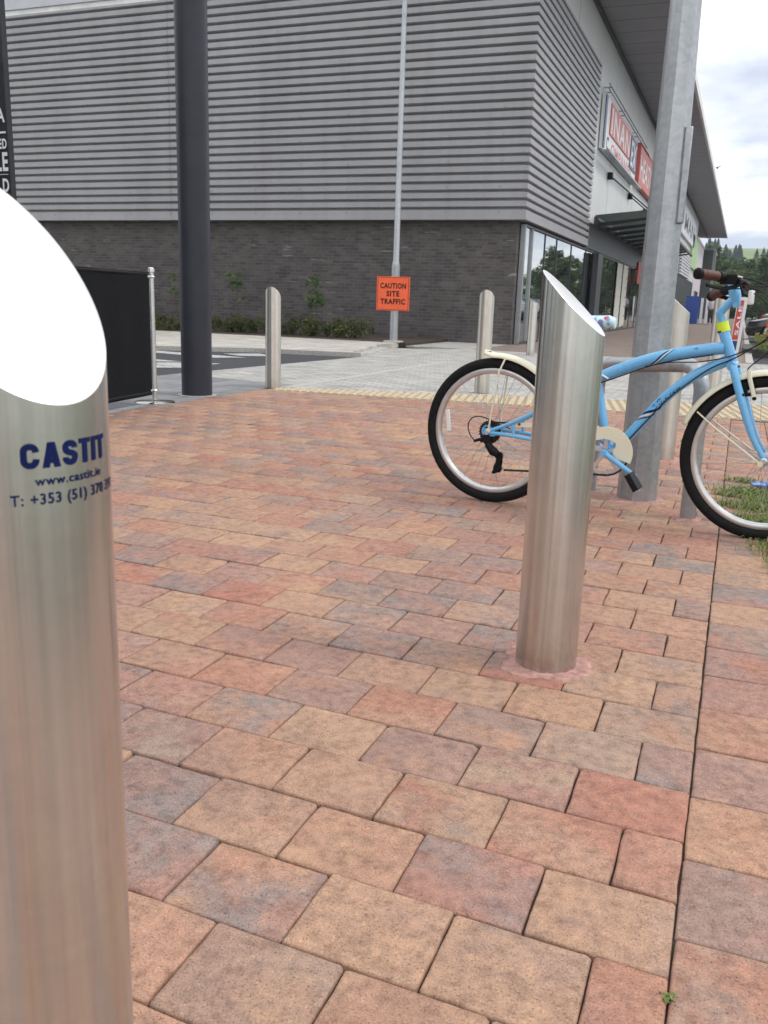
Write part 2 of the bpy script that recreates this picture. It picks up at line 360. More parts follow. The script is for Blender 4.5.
def mat_hill():
    m, nt, b = newmat('hill_fields'); v = coord(nt)
    vo = nt.nodes.new('ShaderNodeTexVoronoi'); vo.inputs['Scale'].default_value = .009; L(nt, v, vo.inputs['Vector'])
    sp = nt.nodes.new('ShaderNodeSeparateColor'); L(nt, vo.outputs['Color'], sp.inputs[0])
    c = ramp(nt, sp.outputs[0], [(0,(.15,.21,.08)),(.5,(.21,.27,.11)),(1,(.27,.30,.14))])
    c = mix(nt, .6, c, ramp(nt, noise(nt, v, .05, 5), [(.3,(.75,.8,.75)),(.7,(1.15,1.12,1.1))]), 'MULTIPLY')
    L(nt, c, b.inputs['Base Color']); b.inputs['Roughness'].default_value = .9; return m
M['hill'] = mat_hill()
def mat_floral():
    m, nt, b = newmat('floral_saddle_cover'); v = coord(nt)
    vo = nt.nodes.new('ShaderNodeTexVoronoi'); vo.inputs['Scale'].default_value = 38; L(nt, v, vo.inputs['Vector'])
    sp = nt.nodes.new('ShaderNodeSeparateColor'); L(nt, vo.outputs['Color'], sp.inputs[0])
    spot = math_(nt, 'LESS_THAN', vo.outputs['Distance'], .42)
    cc = ramp(nt, sp.outputs[0], [(0,(.60,.05,.12)),(.3,(.10,.30,.55)),(.55,(.45,.68,.80)),(.8,(.50,.70,.82))])
    L(nt, mix(nt, spot, (.55,.74,.83), cc), b.inputs['Base Color']); b.inputs['Roughness'].default_value = .35; return m
M['floral'] = mat_floral()
def mat_dots():
    m, nt, b = newmat('dotted_poster'); tc = nt.nodes.new('ShaderNodeTexCoord'); sp = nt.nodes.new('ShaderNodeSeparateXYZ'); L(nt, tc.outputs['Object'], sp.inputs[0])
    dz = math_(nt, 'ABSOLUTE', math_(nt, 'SUBTRACT', math_(nt, 'FRACT', math_(nt, 'MULTIPLY', sp.outputs[2], 2.6)), .5))
    dy = math_(nt, 'ABSOLUTE', math_(nt, 'SUBTRACT', math_(nt, 'FRACT', math_(nt, 'MULTIPLY', sp.outputs[1], .62)), .5))
    d = math_(nt, 'ADD', math_(nt, 'POWER', dz, 2.0), math_(nt, 'POWER', dy, 2.0))
    L(nt, mix(nt, math_(nt, 'LESS_THAN', d, .012), (.62,.61,.54), (.22,.22,.16)), b.inputs['Base Color']); return m
M['dots'] = mat_dots()

# ------------------------------------------------------------------ camera
cam_d = bpy.data.cameras.new('camera'); cam = bpy.data.objects.new('camera', cam_d); COL.objects.link(cam)
H = .888
yaw, pitch, roll, fpx = 3.69557703e-01, 2.34754527e-01, 3.26757906e-02, 883.628
cy, sy, cp, sp_ = math.cos(yaw), math.sin(yaw), math.cos(pitch), math.sin(pitch)
fw = Vector((-sy*cp, cy*cp, -sp_)); rt = Vector((cy, sy, 0)); up = rt.cross(fw)
r2 = rt*math.cos(roll) + up*math.sin(roll); u2 = -rt*math.sin(roll) + up*math.cos(roll)
cam.matrix_world = Matrix(((r2.x, u2.x, -fw.x, 0), (r2.y, u2.y, -fw.y, 0), (r2.z, u2.z, -fw.z, H), (0,0,0,1)))
cam_d.sensor_fit = 'VERTICAL'; cam_d.sensor_height = 24; cam_d.lens = fpx/1024*24
cam_d.clip_start = .02; cam_d.clip_end = 5000
cam_d.dof.use_dof = True; cam_d.dof.focus_distance = 2.6; cam_d.dof.aperture_fstop = 11
sc.camera = cam

# ------------------------------------------------------------------ light
w = bpy.data.worlds.new('World'); sc.world = w; w.use_nodes = True; nt = w.node_tree
bg = nt.nodes['Background']; bg.inputs['Strength'].default_value = .12
SUN_EL, SUN_AZ = R(52), R(78)      # azimuth clockwise from +Y
sky = nt.nodes.new('ShaderNodeTexSky'); sky.sky_type = 'NISHITA'; sky.sun_disc = False
sky.sun_elevation = SUN_EL; sky.sun_rotation = SUN_AZ; sky.air_density = 1.2; sky.dust_density = 1.5
tc = nt.nodes.new('ShaderNodeTexCoord')
sep = nt.nodes.new('ShaderNodeSeparateXYZ'); L(nt, tc.outputs['Generated'], sep.inputs[0])
zz = math_(nt, 'ADD', math_(nt, 'MAXIMUM', sep.outputs[2], 0.0), .16)
cx_ = math_(nt, 'DIVIDE', sep.outputs[0], zz); cy_ = math_(nt, 'DIVIDE', sep.outputs[1], zz)
cb = nt.nodes.new('ShaderNodeCombineXYZ'); L(nt, cx_, cb.inputs[0]); L(nt, cy_, cb.inputs[1]); cb.inputs[2].default_value = 3.7
n1 = noise(nt, cb.outputs[0], .85, 6, .55)
n2 = noise(nt, cb.outputs[0], .55, 5, .5)
cloud = ramp(nt, n1, [(.36, (5.2,5.8,7.0)), (.46, (8.5,8.9,9.6)), (.55, (12,12,12.1)), (.8, (13,12.8,12.5))])
cover = ramp(nt, n2, [(.25, (.55,.55,.55)), (.42, (1,1,1))])
L(nt, mix(nt, cover, sky.outputs[0], cloud), bg.inputs['Color'])
sl = bpy.data.lights.new('sun', 'SUN'); sl.energy = 1.2; sl.angle = R(11); sl.color = (1, .96, .90)
so = bpy.data.objects.new('sun', sl); COL.objects.link(so); so.location = (10, 5, 30)
sd = Vector((math.cos(SUN_EL)*math.sin(SUN_AZ), math.cos(SUN_EL)*math.cos(SUN_AZ), math.sin(SUN_EL)))
so.rotation_euler = sd.to_track_quat('Z', 'Y').to_euler()
vs_ = sc.view_settings; vs_.view_transform = 'Standard'; vs_.look = 'None'; vs_.exposure = 0.15; vs_.gamma = 1
vs_.use_curve_mapping = False

# ------------------------------------------------------------------ ground sheets
def sheet(name, pts, z, mat, t=.03):
    m = MB(); m.prism([(p[0], p[1]) for p in pts], (0,0,z-t), (1,0,0), (0,1,0), (0,0,t)); return struct(m.build(name, mat, smooth=False))
sheet('ground', [(-900,-300),(900,-300),(900,1500),(-900,1500)], -.2, M['ground'])
sheet('paving_bed', [(-4.33,-3),(2.6,-3),(2.6,9.7),(-4.33,8.1)], -.009, M['joint'])

def tone_attr(me, vals):   # one colour per vertex
    a = me.color_attributes.new('tone', 'FLOAT_COLOR', 'POINT')
    flat = [c for v in vals for c in v]
    a.data.foreach_set('color', flat)
def pavers():
    rnd = random.Random(3)
    V = []; F = []; T = []
    def block(x0, x1, y0, y1, shear=0.0):
        g = .0014 + rnd.uniform(-.0006, .0009)
        x0 += g; x1 -= g; y0 += g; y1 -= g
        hz = rnd.gauss(0, .0013); tx = rnd.gauss(0, .005); ty = rnd.gauss(0, .005); cx, cy2 = (x0+x1)/2, (y0+y1)/2
        rot = rnd.gauss(0, .004)
        tone = (rnd.random(), rnd.random(), rnd.random()**.8, 1)
        near = math.hypot(cx, cy2) < 4
        n0 = len(V); rings = [(0, -.03), (0, -.0050), (.0008, -.0022), (.0028, -.0005), (.0055, 0)] if near else [(0, -.03), (0, -.004), (.004, 0)]
        ch = .0022 + rnd.uniform(0, .003) + (.006 if rnd.random() < .07 else 0)
        base = []
        sides = [((x0+ch,y0),(x1-ch,y0)), ((x1,y0+ch),(x1,y1-ch)), ((x1-ch,y1),(x0+ch,y1)), ((x0,y1-ch),(x0,y0+ch))]
        for (a, b) in sides:
            k = 4 if near else 1
            for i in range(k+1):
                t = i/k; p = [a[0]+(b[0]-a[0])*t, a[1]+(b[1]-a[1])*t]
                if near: p[0] += rnd.gauss(0, .0007); p[1] += rnd.gauss(0, .0007)
                base.append(p)
        n = len(base)
        for ins, z in rings:
            for (px, py) in base:
                dx = px-cx; dy = py-cy2
                sx = (abs((x1-x0)/2)-ins)/((x1-x0)/2); sy2 = ((y1-y0)/2-ins)/((y1-y0)/2)
                X = dx*sx; Y = dy*sy2
                zq = z + hz + X*tx + Y*ty + (rnd.gauss(0,.00025) if near else 0)
                V.append((cx+X-Y*rot, cy2+Y+X*rot - shear*(cx+X-.0115), zq)); T.append(tone)
        for r in range(len(rings)-1):
            for i in range(n):
                F.append((n0+r*n+i, n0+r*n+(i+1)%n, n0+(r+1)*n+(i+1)%n, n0+(r+1)*n+i))
        F.append(tuple(n0+(len(rings)-1)*n+i for i in range(n)))
    px, py, xs = .2070, .1709, .0115
    row = 0; yb = 1.333*.965-.1727*20
    for j in range(0, 75):
        y0 = 1.108 + .1709*(j-24)
        y1 = y0 + .1709
        lim = 7.72 + .0*0
        if y0 > 8.2: break
        half = (j % 2 == 1)
        x = xs
        first = True
        while x > -4.33:
            wdt = px/2 if (first and half) else px
            xa = max(x - wdt, -4.335)
            top = 7.70 + (xa+4.3)*.094 + .034*(xa-xs)
            if y0 < top - .03 and x-xa > .03: block(xa, x, y0, min(y1, top), .034)
            x = xa if xa > -4.33 else -9; first = False
    # turned blocks right of the seam
    for j in range(0, 60):
        y0 = 1.1976 + .2061*(j-20)
        if y0 > 8.0: break
        x = xs + .0004
        for k in range(6):
            sh = .0
            wdt = .262 if k == 0 else .175
            if y0 < 7.95: block(x, x+wdt, y0, min(y0+.2061, 8.1))
            x += wdt
    me = bpy.data.meshes.new('brick_paving'); me.from_pydata(V, [], F); me.update()
    for p in me.polygons: p.use_smooth = True
    tone_attr(me, T); me.materials.append(M['paver'])
    o = bpy.data.objects.new('brick_paving', me); COL.objects.link(o); struct(o)
pavers()

# tactile strip of buff ribbed slabs
def tactile():
    near = lambda x: 7.70 + (x+4.3)*.094
    far = lambda x: 8.00 + (x+4.3)*.34
    m = MB(); m.prism([(-4.3,near(-4.3)+.004),(2.6,near(2.6)+.004),(2.6,far(2.6)),(-4.3,far(-4.3))], (0,0,-.03), (1,0,0), (0,1,0), (0,0,.026))
    struct(m.build('tactile_paving', M['yellow_slab'], smooth=False)); m = MB()
    d = Vector((-.19, 1, 0))
    x = -4.2
    while x < 2.4:
        # rib from near edge along d to far edge
        y0 = near(x) + .03; t = (far(x)-.03-y0)/(1+.19*.34)
        if t > .1:
            a = Vector((x, y0, -.004)); b = a + d*t
            u = Vector((1,.19,0)).normalized()
            w1, w2, h = .027, .020, .008
            m.add([a-u*w1, a+u*w1, a+u*w2+Vector((0,0,h)), a-u*w2+Vector((0,0,h)), b-u*w1, b+u*w1, b+u*w2+Vector((0,0,h)), b-u*w2+Vector((0,0,h))],
                  [(0,1,2,3),(4,7,6,5),(3,2,6,7),(0,3,7,4),(1,5,6,2)])
        x += .08
    struct(m.build('tactile_ribs', M['yellow_rib'], smooth=False))
tactile()
sheet('slab_paving', [(-6.0,-3),(-4.34,-3),(-4.34,8.0),(-4.30,8.02),(-4.3,8.35),(-5.95,8.6)], -.002, M['slab'])
sheet('granite_setts_paving', [(-5.95,8.61),(-4.3,8.36),(-4.3,8.01),(2.6,10.36),(2.6,17.3),(-5.0,17.3),(-6.3,16.2),(-5.62,13.3)], -.004, M['setts'])
m = MB(); m.prism([(-4.28,8.06),(-4.16,8.10),(-4.10,13.2),(-4.22,13.2)], (0,0,-.0035), (1,0,0), (0,1,0), (0,0,.004)); struct(m.build('drain_channel_strip', M['kerb'], smooth=False))
sheet('shopfront_footway', [(-4.9,17.31),(0.15,17.31),(0.15,130),(-4.9,130)], -.003, M['brown_pave'])
sheet('car_park', [(0.30,17.4),(90,17.4),(90,150),(0.30,150)], -.08, M['asphalt'])
m = MB(); m.box(.15, .29, 17.4, 130, -.1, .012); struct(m.build('car_park_kerb', M['kerb'], smooth=False, bevel=.01))
sheet('road', [(-6.0,-3),(-5.95,8.6),(-5.62,13.25),(-7.4,12.95),(-8.9,12.05),(-30,2.0),(-30,-3)], -.012, M['asphalt'])
# painted bars on the road
for pts in [[(-7.35,10.02),(-7.03,10.32),(-9.2,10.75),(-9.5,10.45)], [(-6.84,11.72),(-7.15,11.32),(-9.4,11.85),(-9.2,12.1)], [(-6.46,10.40),(-6.45,9.5),(-7.3,9.75),(-7.0,10.1)], [(-6.72,9.17),(-6.42,9.47),(-8.6,10.0),(-8.9,9.7)], [(-7.55,12.25),(-7.15,12.7),(-6.7,12.3),(-7.1,12.0)]]:
    m = MB(); m.prism(pts, (0,0,-.009), (1,0,0), (0,1,0), (0,0,.003)); struct(m.build('road_marking', M['roadpaint'], smooth=False))
# far kerb and pale footway, raised
kl = [(-30,2.0),(-8.9,12.05),(-7.4,12.95),(-5.62,13.25),(-5.75,13.9),(-6.3,16.2)]
kb = [(-30.05,2.2),(-9.0,12.2),(-7.45,13.1),(-5.85,13.4),(-5.95,13.9),(-6.5,16.1)]
m = MB()
for i in range(len(kl)-1):
    z1 = .06 if i < 3 else .06 - .025*(i-2)
    m.prism([kl[i], kl[i+1], kb[i+1], kb[i]], (0,0,-.1), (1,0,0), (0,1,0), (0,0,.1+z1))
struct(m.build('far_kerb', M['kerb'], smooth=False))
sheet('far_footway', [(-30.06,2.21),(-9.01,12.21),(-7.46,13.11),(-5.87,13.42),(-5.97,13.9),(-6.5,16.1),(-6.5,17.29),(-30,17.29)], .055, M['footway'], .1)
sheet('planting_bed', [(-30,17.3),(-6.35,17.3),(-6.35,20.14),(-30,20.14)], .06, M['soil'], .1)
sheet('corner_paving', [(-6.34,17.31),(-6.34,20.14),(-4.91,20.14),(-4.91,17.31)], -.001, M['setts'])

# mortar collars where the paving was cut
def mortar(cx, cy2, rx, ry, seed, rot=0):
    rnd = random.Random(seed); n = 72; rings = 10; V = []; F = []
    def outline(a):      # squarish collar with a ragged edge
        c_, s_ = math.cos(a), math.sin(a); k = 1/max(abs(c_), abs(s_))**.8
        return k*(1 + .07*math.sin(3*a+seed) + .06*math.sin(7*a+2*seed) + .03*math.sin(17*a))
    for r_ in range(rings+1):
        t_ = r_/rings
        for i in range(n):
            a = 2*math.pi*i/n; q = .30 + .70*t_; k = outline(a)*(1+rnd.uniform(-.012,.012)*(t_ > .9))
            z = .0075*(1-t_)**1.5 + .0022 + rnd.gauss(0, .0007) + .0012*math.sin(9*a+r_*1.3)
            if r_ == rings: z = -.004
            V.append((cx+rx*q*k*math.cos(a), cy2+ry*q*k*math.sin(a), z))
    F = [(r_*n+i, r_*n+(i+1)%n, (r_+1)*n+(i+1)%n, (r_+1)*n+i) for r_ in range(rings) for i in range(n)] + [tuple(range(n))[::-1]]
    m = MB(); m.add(V, F); struct(m.build('mortar_patch', M['mortar'], smooth=True, ang=60))

# ------------------------------------------------------------------ text
def text_mesh(s, size_h, width=None, bold=.0, shear=0, sx=None):
    c = bpy.data.curves.new('t', 'FONT'); c.body = s; c.size = 1; c.offset = bold; c.shear = shear; c.resolution_u = 3; c.space_character = 1.12
    o = bpy.data.objects.new('t', c); COL.objects.link(o)
    dg = bpy.context.evaluated_depsgraph_get(); me = bpy.data.meshes.new_from_object(o.evaluated_get(dg))
    vs = [v.co.copy() for v in me.vertices]; fs = [tuple(p.vertices) for p in me.polygons]
    bpy.data.objects.remove(o); bpy.data.curves.remove(c); bpy.data.meshes.remove(me)
    x0 = min(v.x for v in vs); x1 = max(v.x for v in vs)
    ky = size_h/.73; kx = (width/(x1-x0)) if width else ky
    vs = [((v.x-x0)*kx, v.y*ky) for v in vs]
    return vs, fs
def flat_text(name, s, o, u, w, h, width, mat, parent, bold=.0, shear=0, n=None, off=.004):
    o = Vector(o); u = Vector(u).normalized(); w_ = Vector(w).normalized(); nn = Vector(n) if n else u.cross(w_)
    vs, fs = text_mesh(s, h, width, bold, shear)
    m = MB(); m.add([o + u*x + w_*y + nn*off for x, y in vs], fs)
    return m.build(name, mat, parent, smooth=False)

# ------------------------------------------------------------------ bollards
def make_bollard(label, x, y, phi, mat, group, zm=.893, k=1.12, r=.0765, top=None):
    t = thing('steel_bollard', label, 'bollard', (x, y, 0), 0, group)
    n = 96; V = []; F = []
    def zt(a, rr): return zm - k*rr*math.cos(a-phi)
    lv = [0, .002, .25, .5, .72]
    for z in lv: V += [(r*math.cos(2*math.pi*i/n), r*math.sin(2*math.pi*i/n), z) for i in range(n)]
    V += [(r*math.cos(2*math.pi*i/n), r*math.sin(2*math.pi*i/n), zt(2*math.pi*i/n, r)-.0015) for i in range(n)]
    for j in range(len(lv)):
        F += [(j*n+i, j*n+(i+1)%n, (j+1)*n+(i+1)%n, (j+1)*n+i) for i in range(n)]
    m = MB(); m.add(V, F); m.build('tube', mat, t)
    V = []
    for rr, dz in ((r, -.0015), (r-.0015, 0), (r-.006, .0003)):
        V += [(rr*math.cos(2*math.pi*i/n), rr*math.sin(2*math.pi*i/n), zt(2*math.pi*i/n, rr)+dz) for i in range(n)]
    F = [(j*n+i, j*n+(i+1)%n, (j+1)*n+(i+1)%n, (j+1)*n+i) for j in range(2) for i in range(n)] + [tuple(range(2*n, 3*n))]
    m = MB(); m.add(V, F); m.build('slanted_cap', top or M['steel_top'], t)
    return t
GB = 'slant topped stainless steel bollards'
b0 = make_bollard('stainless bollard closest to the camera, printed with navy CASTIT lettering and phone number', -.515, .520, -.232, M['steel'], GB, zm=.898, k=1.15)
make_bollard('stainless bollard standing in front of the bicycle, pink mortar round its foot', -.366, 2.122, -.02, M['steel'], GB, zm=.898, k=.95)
make_bollard('stainless bollard beside the dark grey column, at left end of the buff ribbed strip', -4.31, 7.92, R(100), M['steel_far'], GB, zm=.90)
make_bollard('stainless bollard seen behind the bicycle rear wheel', -2.40, 8.86, R(100), M['steel_far'], GB, zm=.94)
make_bollard('distant stainless bollard with pinkish top in front of the shop glass', -3.54, 16.32, R(-20), M['steel_far'], GB, zm=.95, k=.35)
make_bollard('stainless bollard just behind the galvanised lamp post', -.362, 5.60, R(4), M['steel_far'], GB, zm=.935, k=.82)
make_bollard('stainless bollard seen behind the bicycle head tube', -.20, 9.80, R(100), M['steel_far'], GB, zm=.98)
mortar(-.362, 2.112, .112, .092, 1); mortar(-.362, 5.60, .14, .12, 4)

def wrap_text(s, a0, a1, z0, h, r, parent, mat, bold=0, name='lettering'):
    width = R(a1-a0)*r
    vs, fs = text_mesh(s, h, width, bold)
    m = MB(); V = []
    for x, y in vs:
        a = R(a0) + x/r; V.append((r*math.cos(a), r*math.sin(a), z0+y))
    m.add(V, fs); return m.build(name, mat, parent, smooth=False)
rr = .0765+.0004
def strip(pts, w_):
    """thick poly-line as quads, mitred"""
    P = [Vector(p) for p in pts]; A_ = []; B_ = []
    for i in range(len(P)):
        d1 = (P[i]-P[i-1]).normalized() if i else (P[1]-P[0]).normalized()
        d2 = (P[i+1]-P[i]).normalized() if i < len(P)-1 else d1
        n_ = Vector((-(d1.y+d2.y), d1.x+d2.x)).normalized(); k = w_/2/max(.5, n_.dot(Vector((-d1.y, d1.x))))
        A_.append(P[i]+n_*k); B_.append(P[i]-n_*k)
    return A_ + B_, [(i, i+1, len(P)+i+1, len(P)+i) for i in range(len(P)-1)]
def heavy(ch):
    """condensed heavy capital in a box 1 high; returns width, vertices, faces"""
    W = .27
    if ch == 'I': return .27, [(0,0),(.27,0),(.27,1),(0,1)], [(0,1,2,3)]
    if ch == 'T': return .62, [(0,.80),(.62,.80),(.62,1),(0,1),(.175,0),(.445,0),(.445,.80),(.175,.80)], [(0,1,2,3),(4,5,6,7)]
    if ch == 'A': return .74, [(0,0),(.27,0),(.50,1),(.22,1),(.47,0),(.74,0),(.52,1),(.24,1),(.2,.17),(.55,.17),(.52,.36),(.22,.36)], [(0,1,2,3),(4,5,6,7),(8,9,10,11)]
    w_ = .25
    if ch == 'C':
        P = [(.58,.64)] + [(.35+.225*math.cos(R(a)), .675+.20*math.sin(R(a))) for a in range(0, 181, 18)] + [(.35+.225*math.cos(R(a)), .325+.20*math.sin(R(a))) for a in range(180, 361, 18)] + [(.58,.38)]
        V_, F_ = strip(P, w_); return .72, [(v.x,v.y) for v in V_], F_
    P = [(.57,.68)] + [(.35+.22*math.cos(R(a)), .70+.18*math.sin(R(a))) for a in range(0, 181, 18)] + [(.16,.60),(.26,.53),(.44,.47),(.57,.38)] + [(.35+.22*math.cos(R(a)), .30+.18*math.sin(R(a))) for a in range(360, 179, -18)] + [(.13,.33)]
    V_, F_ = strip(P, w_); return .70, [(v.x,v.y) for v in V_], F_
xx = 0; V = []; F = []
for ch in 'CASTIT':
    wd, gv, gf = heavy(ch); n_ = len(V); V += [(xx+x, y) for x, y in gv]; F += [tuple(i+n_ for i in f) for f in gf]; xx += wd + .09
xx -= .09; kx = R(17.8+39)*rr/xx
m = MB(); m.add([(rr*math.cos(R(-39)+x*kx/rr), rr*math.sin(R(-39)+x*kx/rr), .7650+y*.0182 + .00002*(i%3)) for i, (x, y) in enumerate(V)], F); m.build('lettering', M['navy'], b0, smooth=False)
wrap_text('www.castit.ie', -32.4, 12.4, .7529, .0066, rr, b0, M['navy'], .02)
wrap_text('T: +353 (51) 370 390', -45.2, 30, .7392, .0080, rr, b0, M['navy'], .02)

# ------------------------------------------------------------------ column, lamp posts, rack
t = thing('round_column', 'tall round dark grey steel column between the black barrier and a bollard', 'column', (-4.52, 6.875, 0))
MB().lathe([(.136, 0), (.136, 7.0), (0, 7.0)], n=48).build('shaft', M['darkpole'], t)
MB().lathe([(.175, 0), (.175, .004), (.137, .005)], n=48).build('base_collar', M['kerb'], t)

t = thing('street_lamp', 'thick galvanised octagonal lamp post beside the blue bicycle', 'lamp post', (-.374, 4.318, 0), R(17))
m = MB(); n = 8; V = []
prof = [(0, .094), (.45, .0895), (2.2, .0655), (4.0, .055), (8.0, .035)]
for z, r_ in prof: V += [(r_*math.cos(2*math.pi*(i+.5)/n), r_*math.sin(2*math.pi*(i+.5)/n), z) for i in range(n)]
m.add(V, [(j*n+i, j*n+(i+1)%n, (j+1)*n+(i+1)%n, (j+1)*n+i) for j in range(len(prof)-1) for i in range(n)] + [tuple(range((len(prof)-1)*n, len(prof)*n))])
post = m.build('post', M['galv'], t, smooth=False)
m = MB(); m.obox((.058, -.036, 1.46), (.016,-.004,0), (.004,.030,0), (0,0,.20)); m.build('access_door', M['galv'], t, bevel=.006)
m = MB(); m.tube([(0,0,7.9),(0,0,8.15),(.25,0,8.3),(.9,0,8.35)], .03, 10); m.build('arm', M['galv'], t)
m = MB(); m.obox((1.15,0,8.36), (.3,0,0), (0,.12,0), (0,0,.05)); m.build('lamp_head', M['greyframe'], t, bevel=.03)
mortar(-.374, 4.30, .125, .12, 2)

t = thing('cycle_stand', 'galvanised tubular hoop stand behind the blue bicycle', 'bike rack')
A = Vector((-.122, 3.997, 0)); B = Vector((-.615, 4.43, 0)); dd = (B-A).normalized()
pts = [A + Vector((0,0,z)) for z in (0, .2, .4, .55)]
rc = .11
for i in range(1, 7):
    a = R(15*i); pts.append(A + Vector((0,0,.55)) + dd*rc*(1-math.cos(a)) + Vector((0,0,rc*math.sin(a))))
pts2 = []
for i in range(0, 7):
    a = R(90-15*i); pts2.append(B + Vector((0,0,.52)) - dd*rc*(1-math.cos(a)) + Vector((0,0,rc*math.sin(a))))
pts += pts2 + [B + Vector((0,0,z)) for z in (.4, .2, 0)]
MB().tube(pts, .0335, 20).build('hoop', M['galv'], t)
for P in (A, B):
    pass
mortar(-.122, 3.99, .058, .055, 5)

t = thing('lamp_post', 'slim galvanised lamp post in front of the dark brick wall', 'lamp post', (-6.64, 17.36, 0))
MB().tube([(0,0,.07),(0,0,1.6)], .085, 16).build('lower_shaft', M['galv'], t)
MB().tube([(0,0,1.58),(0,0,1.68),(0,0,7.5)], [.083,.062,.045], 16).build('upper_shaft', M['galv'], t)
MB().box(-.17,.17,-.14,.14,.05,.09).build('base_plate', M['kerb'], t, bevel=.01)
m = MB(); m.tube([(0,0,7.4),(0,0,7.6),(.3,-.1,7.75),(.9,-.3,7.8)], .03, 10); m.build('arm', M['galv'], t)
m = MB(); m.obox((1.1,-.36,7.8), (.3,-.1,0), (.04,.12,0), (0,0,.05)); m.build('lamp_head', M['greyframe'], t, bevel=.03)

t = thing('warning_sign', 'square orange board reading CAUTION SITE TRAFFIC on the slim lamp post', 'sign', (-6.64, 17.25, 1.03), R(6))
MB().box(-.345,.345,-.006,.006,-.335,.335).build('board', M['orange'], t, bevel=.003)
bd = MB()
for a in ((-.325,.325,.315,.322),(-.325,.325,-.322,-.315)): bd.box(a[0],a[1],-.0085,-.0065,a[2],a[3])
for a in ((-.325,-.318),(.318,.325)): bd.box(a[0],a[1],-.0085,-.0065,-.315,.315)
bd.build('border_line', M['blackprint'], t, smooth=False)
for s, zc, wd in (('CAUTION', .105, .54), ('SITE', -.05, .27), ('TRAFFIC', -.205, .52)):
    flat_text('lettering', s, (-wd/2, -.0065, zc), (1,0,0), (0,0,1), .105, wd, M['blackprint'], t, .03, off=.003)
for z in (-.2, .17): MB().box(-.2,.2,.008,.03,z,z+.03).build('fixing_rail', M['galv'], t)

# ------------------------------------------------------------------ pillar board at the left edge
t = thing('menu_board', 'tall black board with white serif style capitals at the left edge', 'sign', (0,0,0))
xr = -5.985
MB().box(xr-.62, xr, 6.3, 6.36, .25, 3.9).build('board', M['boardblack'], t, bevel=.004)
MB().box(xr-.66, xr-.62, 6.29, 6.37, 0, 3.95).build('post', M['darkpole'], t); MB().box(xr-.62, xr-.002, 6.29, 6.37, .15, .25).build('bottom_rail', M['darkpole'], t)
for s, z0, h, x1, wd in (('A', 2.262, .110, .018, .085), ('ED', 2.050, .080, .014, .085), ('LE', 1.873, .150, .012, .13), ('LD', 1.700, .110, .014, .125)):
    flat_text('lettering', s, (xr-x1-wd, 6.298, z0), (1,0,0), (0,0,1), h, wd, M['whitepaint'], t, .03)
m = MB(); m.box(xr-.5, xr-.02, 6.292, 6.2985, 2.17, 2.185); m.build('rule_line', M['whitepaint'], t, smooth=False)
m = MB(); m.box(xr-.5, xr-.02, 6.292, 6.2985, 1.838, 1.842); m.build('rule_line', M['whitepaint'], t, smooth=False)

# ------------------------------------------------------------------ cafe barrier
t = thing('cafe_barrier', 'black canvas windbreak barrier on a polished steel post with round foot', 'barrier', (-4.493, 6.203, 0), 0)
d = Vector((.1475, -.989, 0)); nrm = Vector((.989,.1475,0))
for k in (0, 1):
    p = d*(1.75*k)
    MB().lathe([(0,1.09),(.018,1.09),(.026,1.081),(.027,1.055),(.020,1.05),(.020,.02)], c=p, n=24).build('post', M['steel'], t)
    MB().lathe([(0,.012),(.06,.014),(.155,.008),(.165,0)], c=p, n=40).build('base', M['steel'], t)
    for z in (1.015, .10):
        s = 1 if k == 0 else -1
        MB().cyl(p + Vector((0,0,z)) , p + d*s*.085 + Vector((0,0,z)), .012, n=12).build('clamp', M['steel'], t)
        MB().lathe([(.027,z-.008),(.033,z),(.027,z+.008)], c=p, n=20).build('ring', M['steel'], t)
m = MB(); nx = 30
V = []
for i in range(nx+1):
    s = .055 + 1.64*i/nx
    for j in range(13):
        z = .065 + .985*j/12
        wv = .006*math.sin(i*.9)*math.sin(math.pi*j/12) + .004*math.sin(i*.37+1)
        V.append(d*s + nrm*wv + Vector((0,0,z)))
W = [v + nrm*.003 for v in V]
F = [(i*13+j,(i+1)*13+j,(i+1)*13+j+1,i*13+j+1) for i in range(nx) for j in range(12)]
m.add(V, F); m.add(W, [f[::-1] for f in F]); m.build('canvas_screen', M['canvas'], t)
for z in (1.035, .09):
    MB().cyl(d*.06+Vector((0,0,z)), d*1.69+Vector((0,0,z)), .011, n=10).build('rail', M['black'], t)

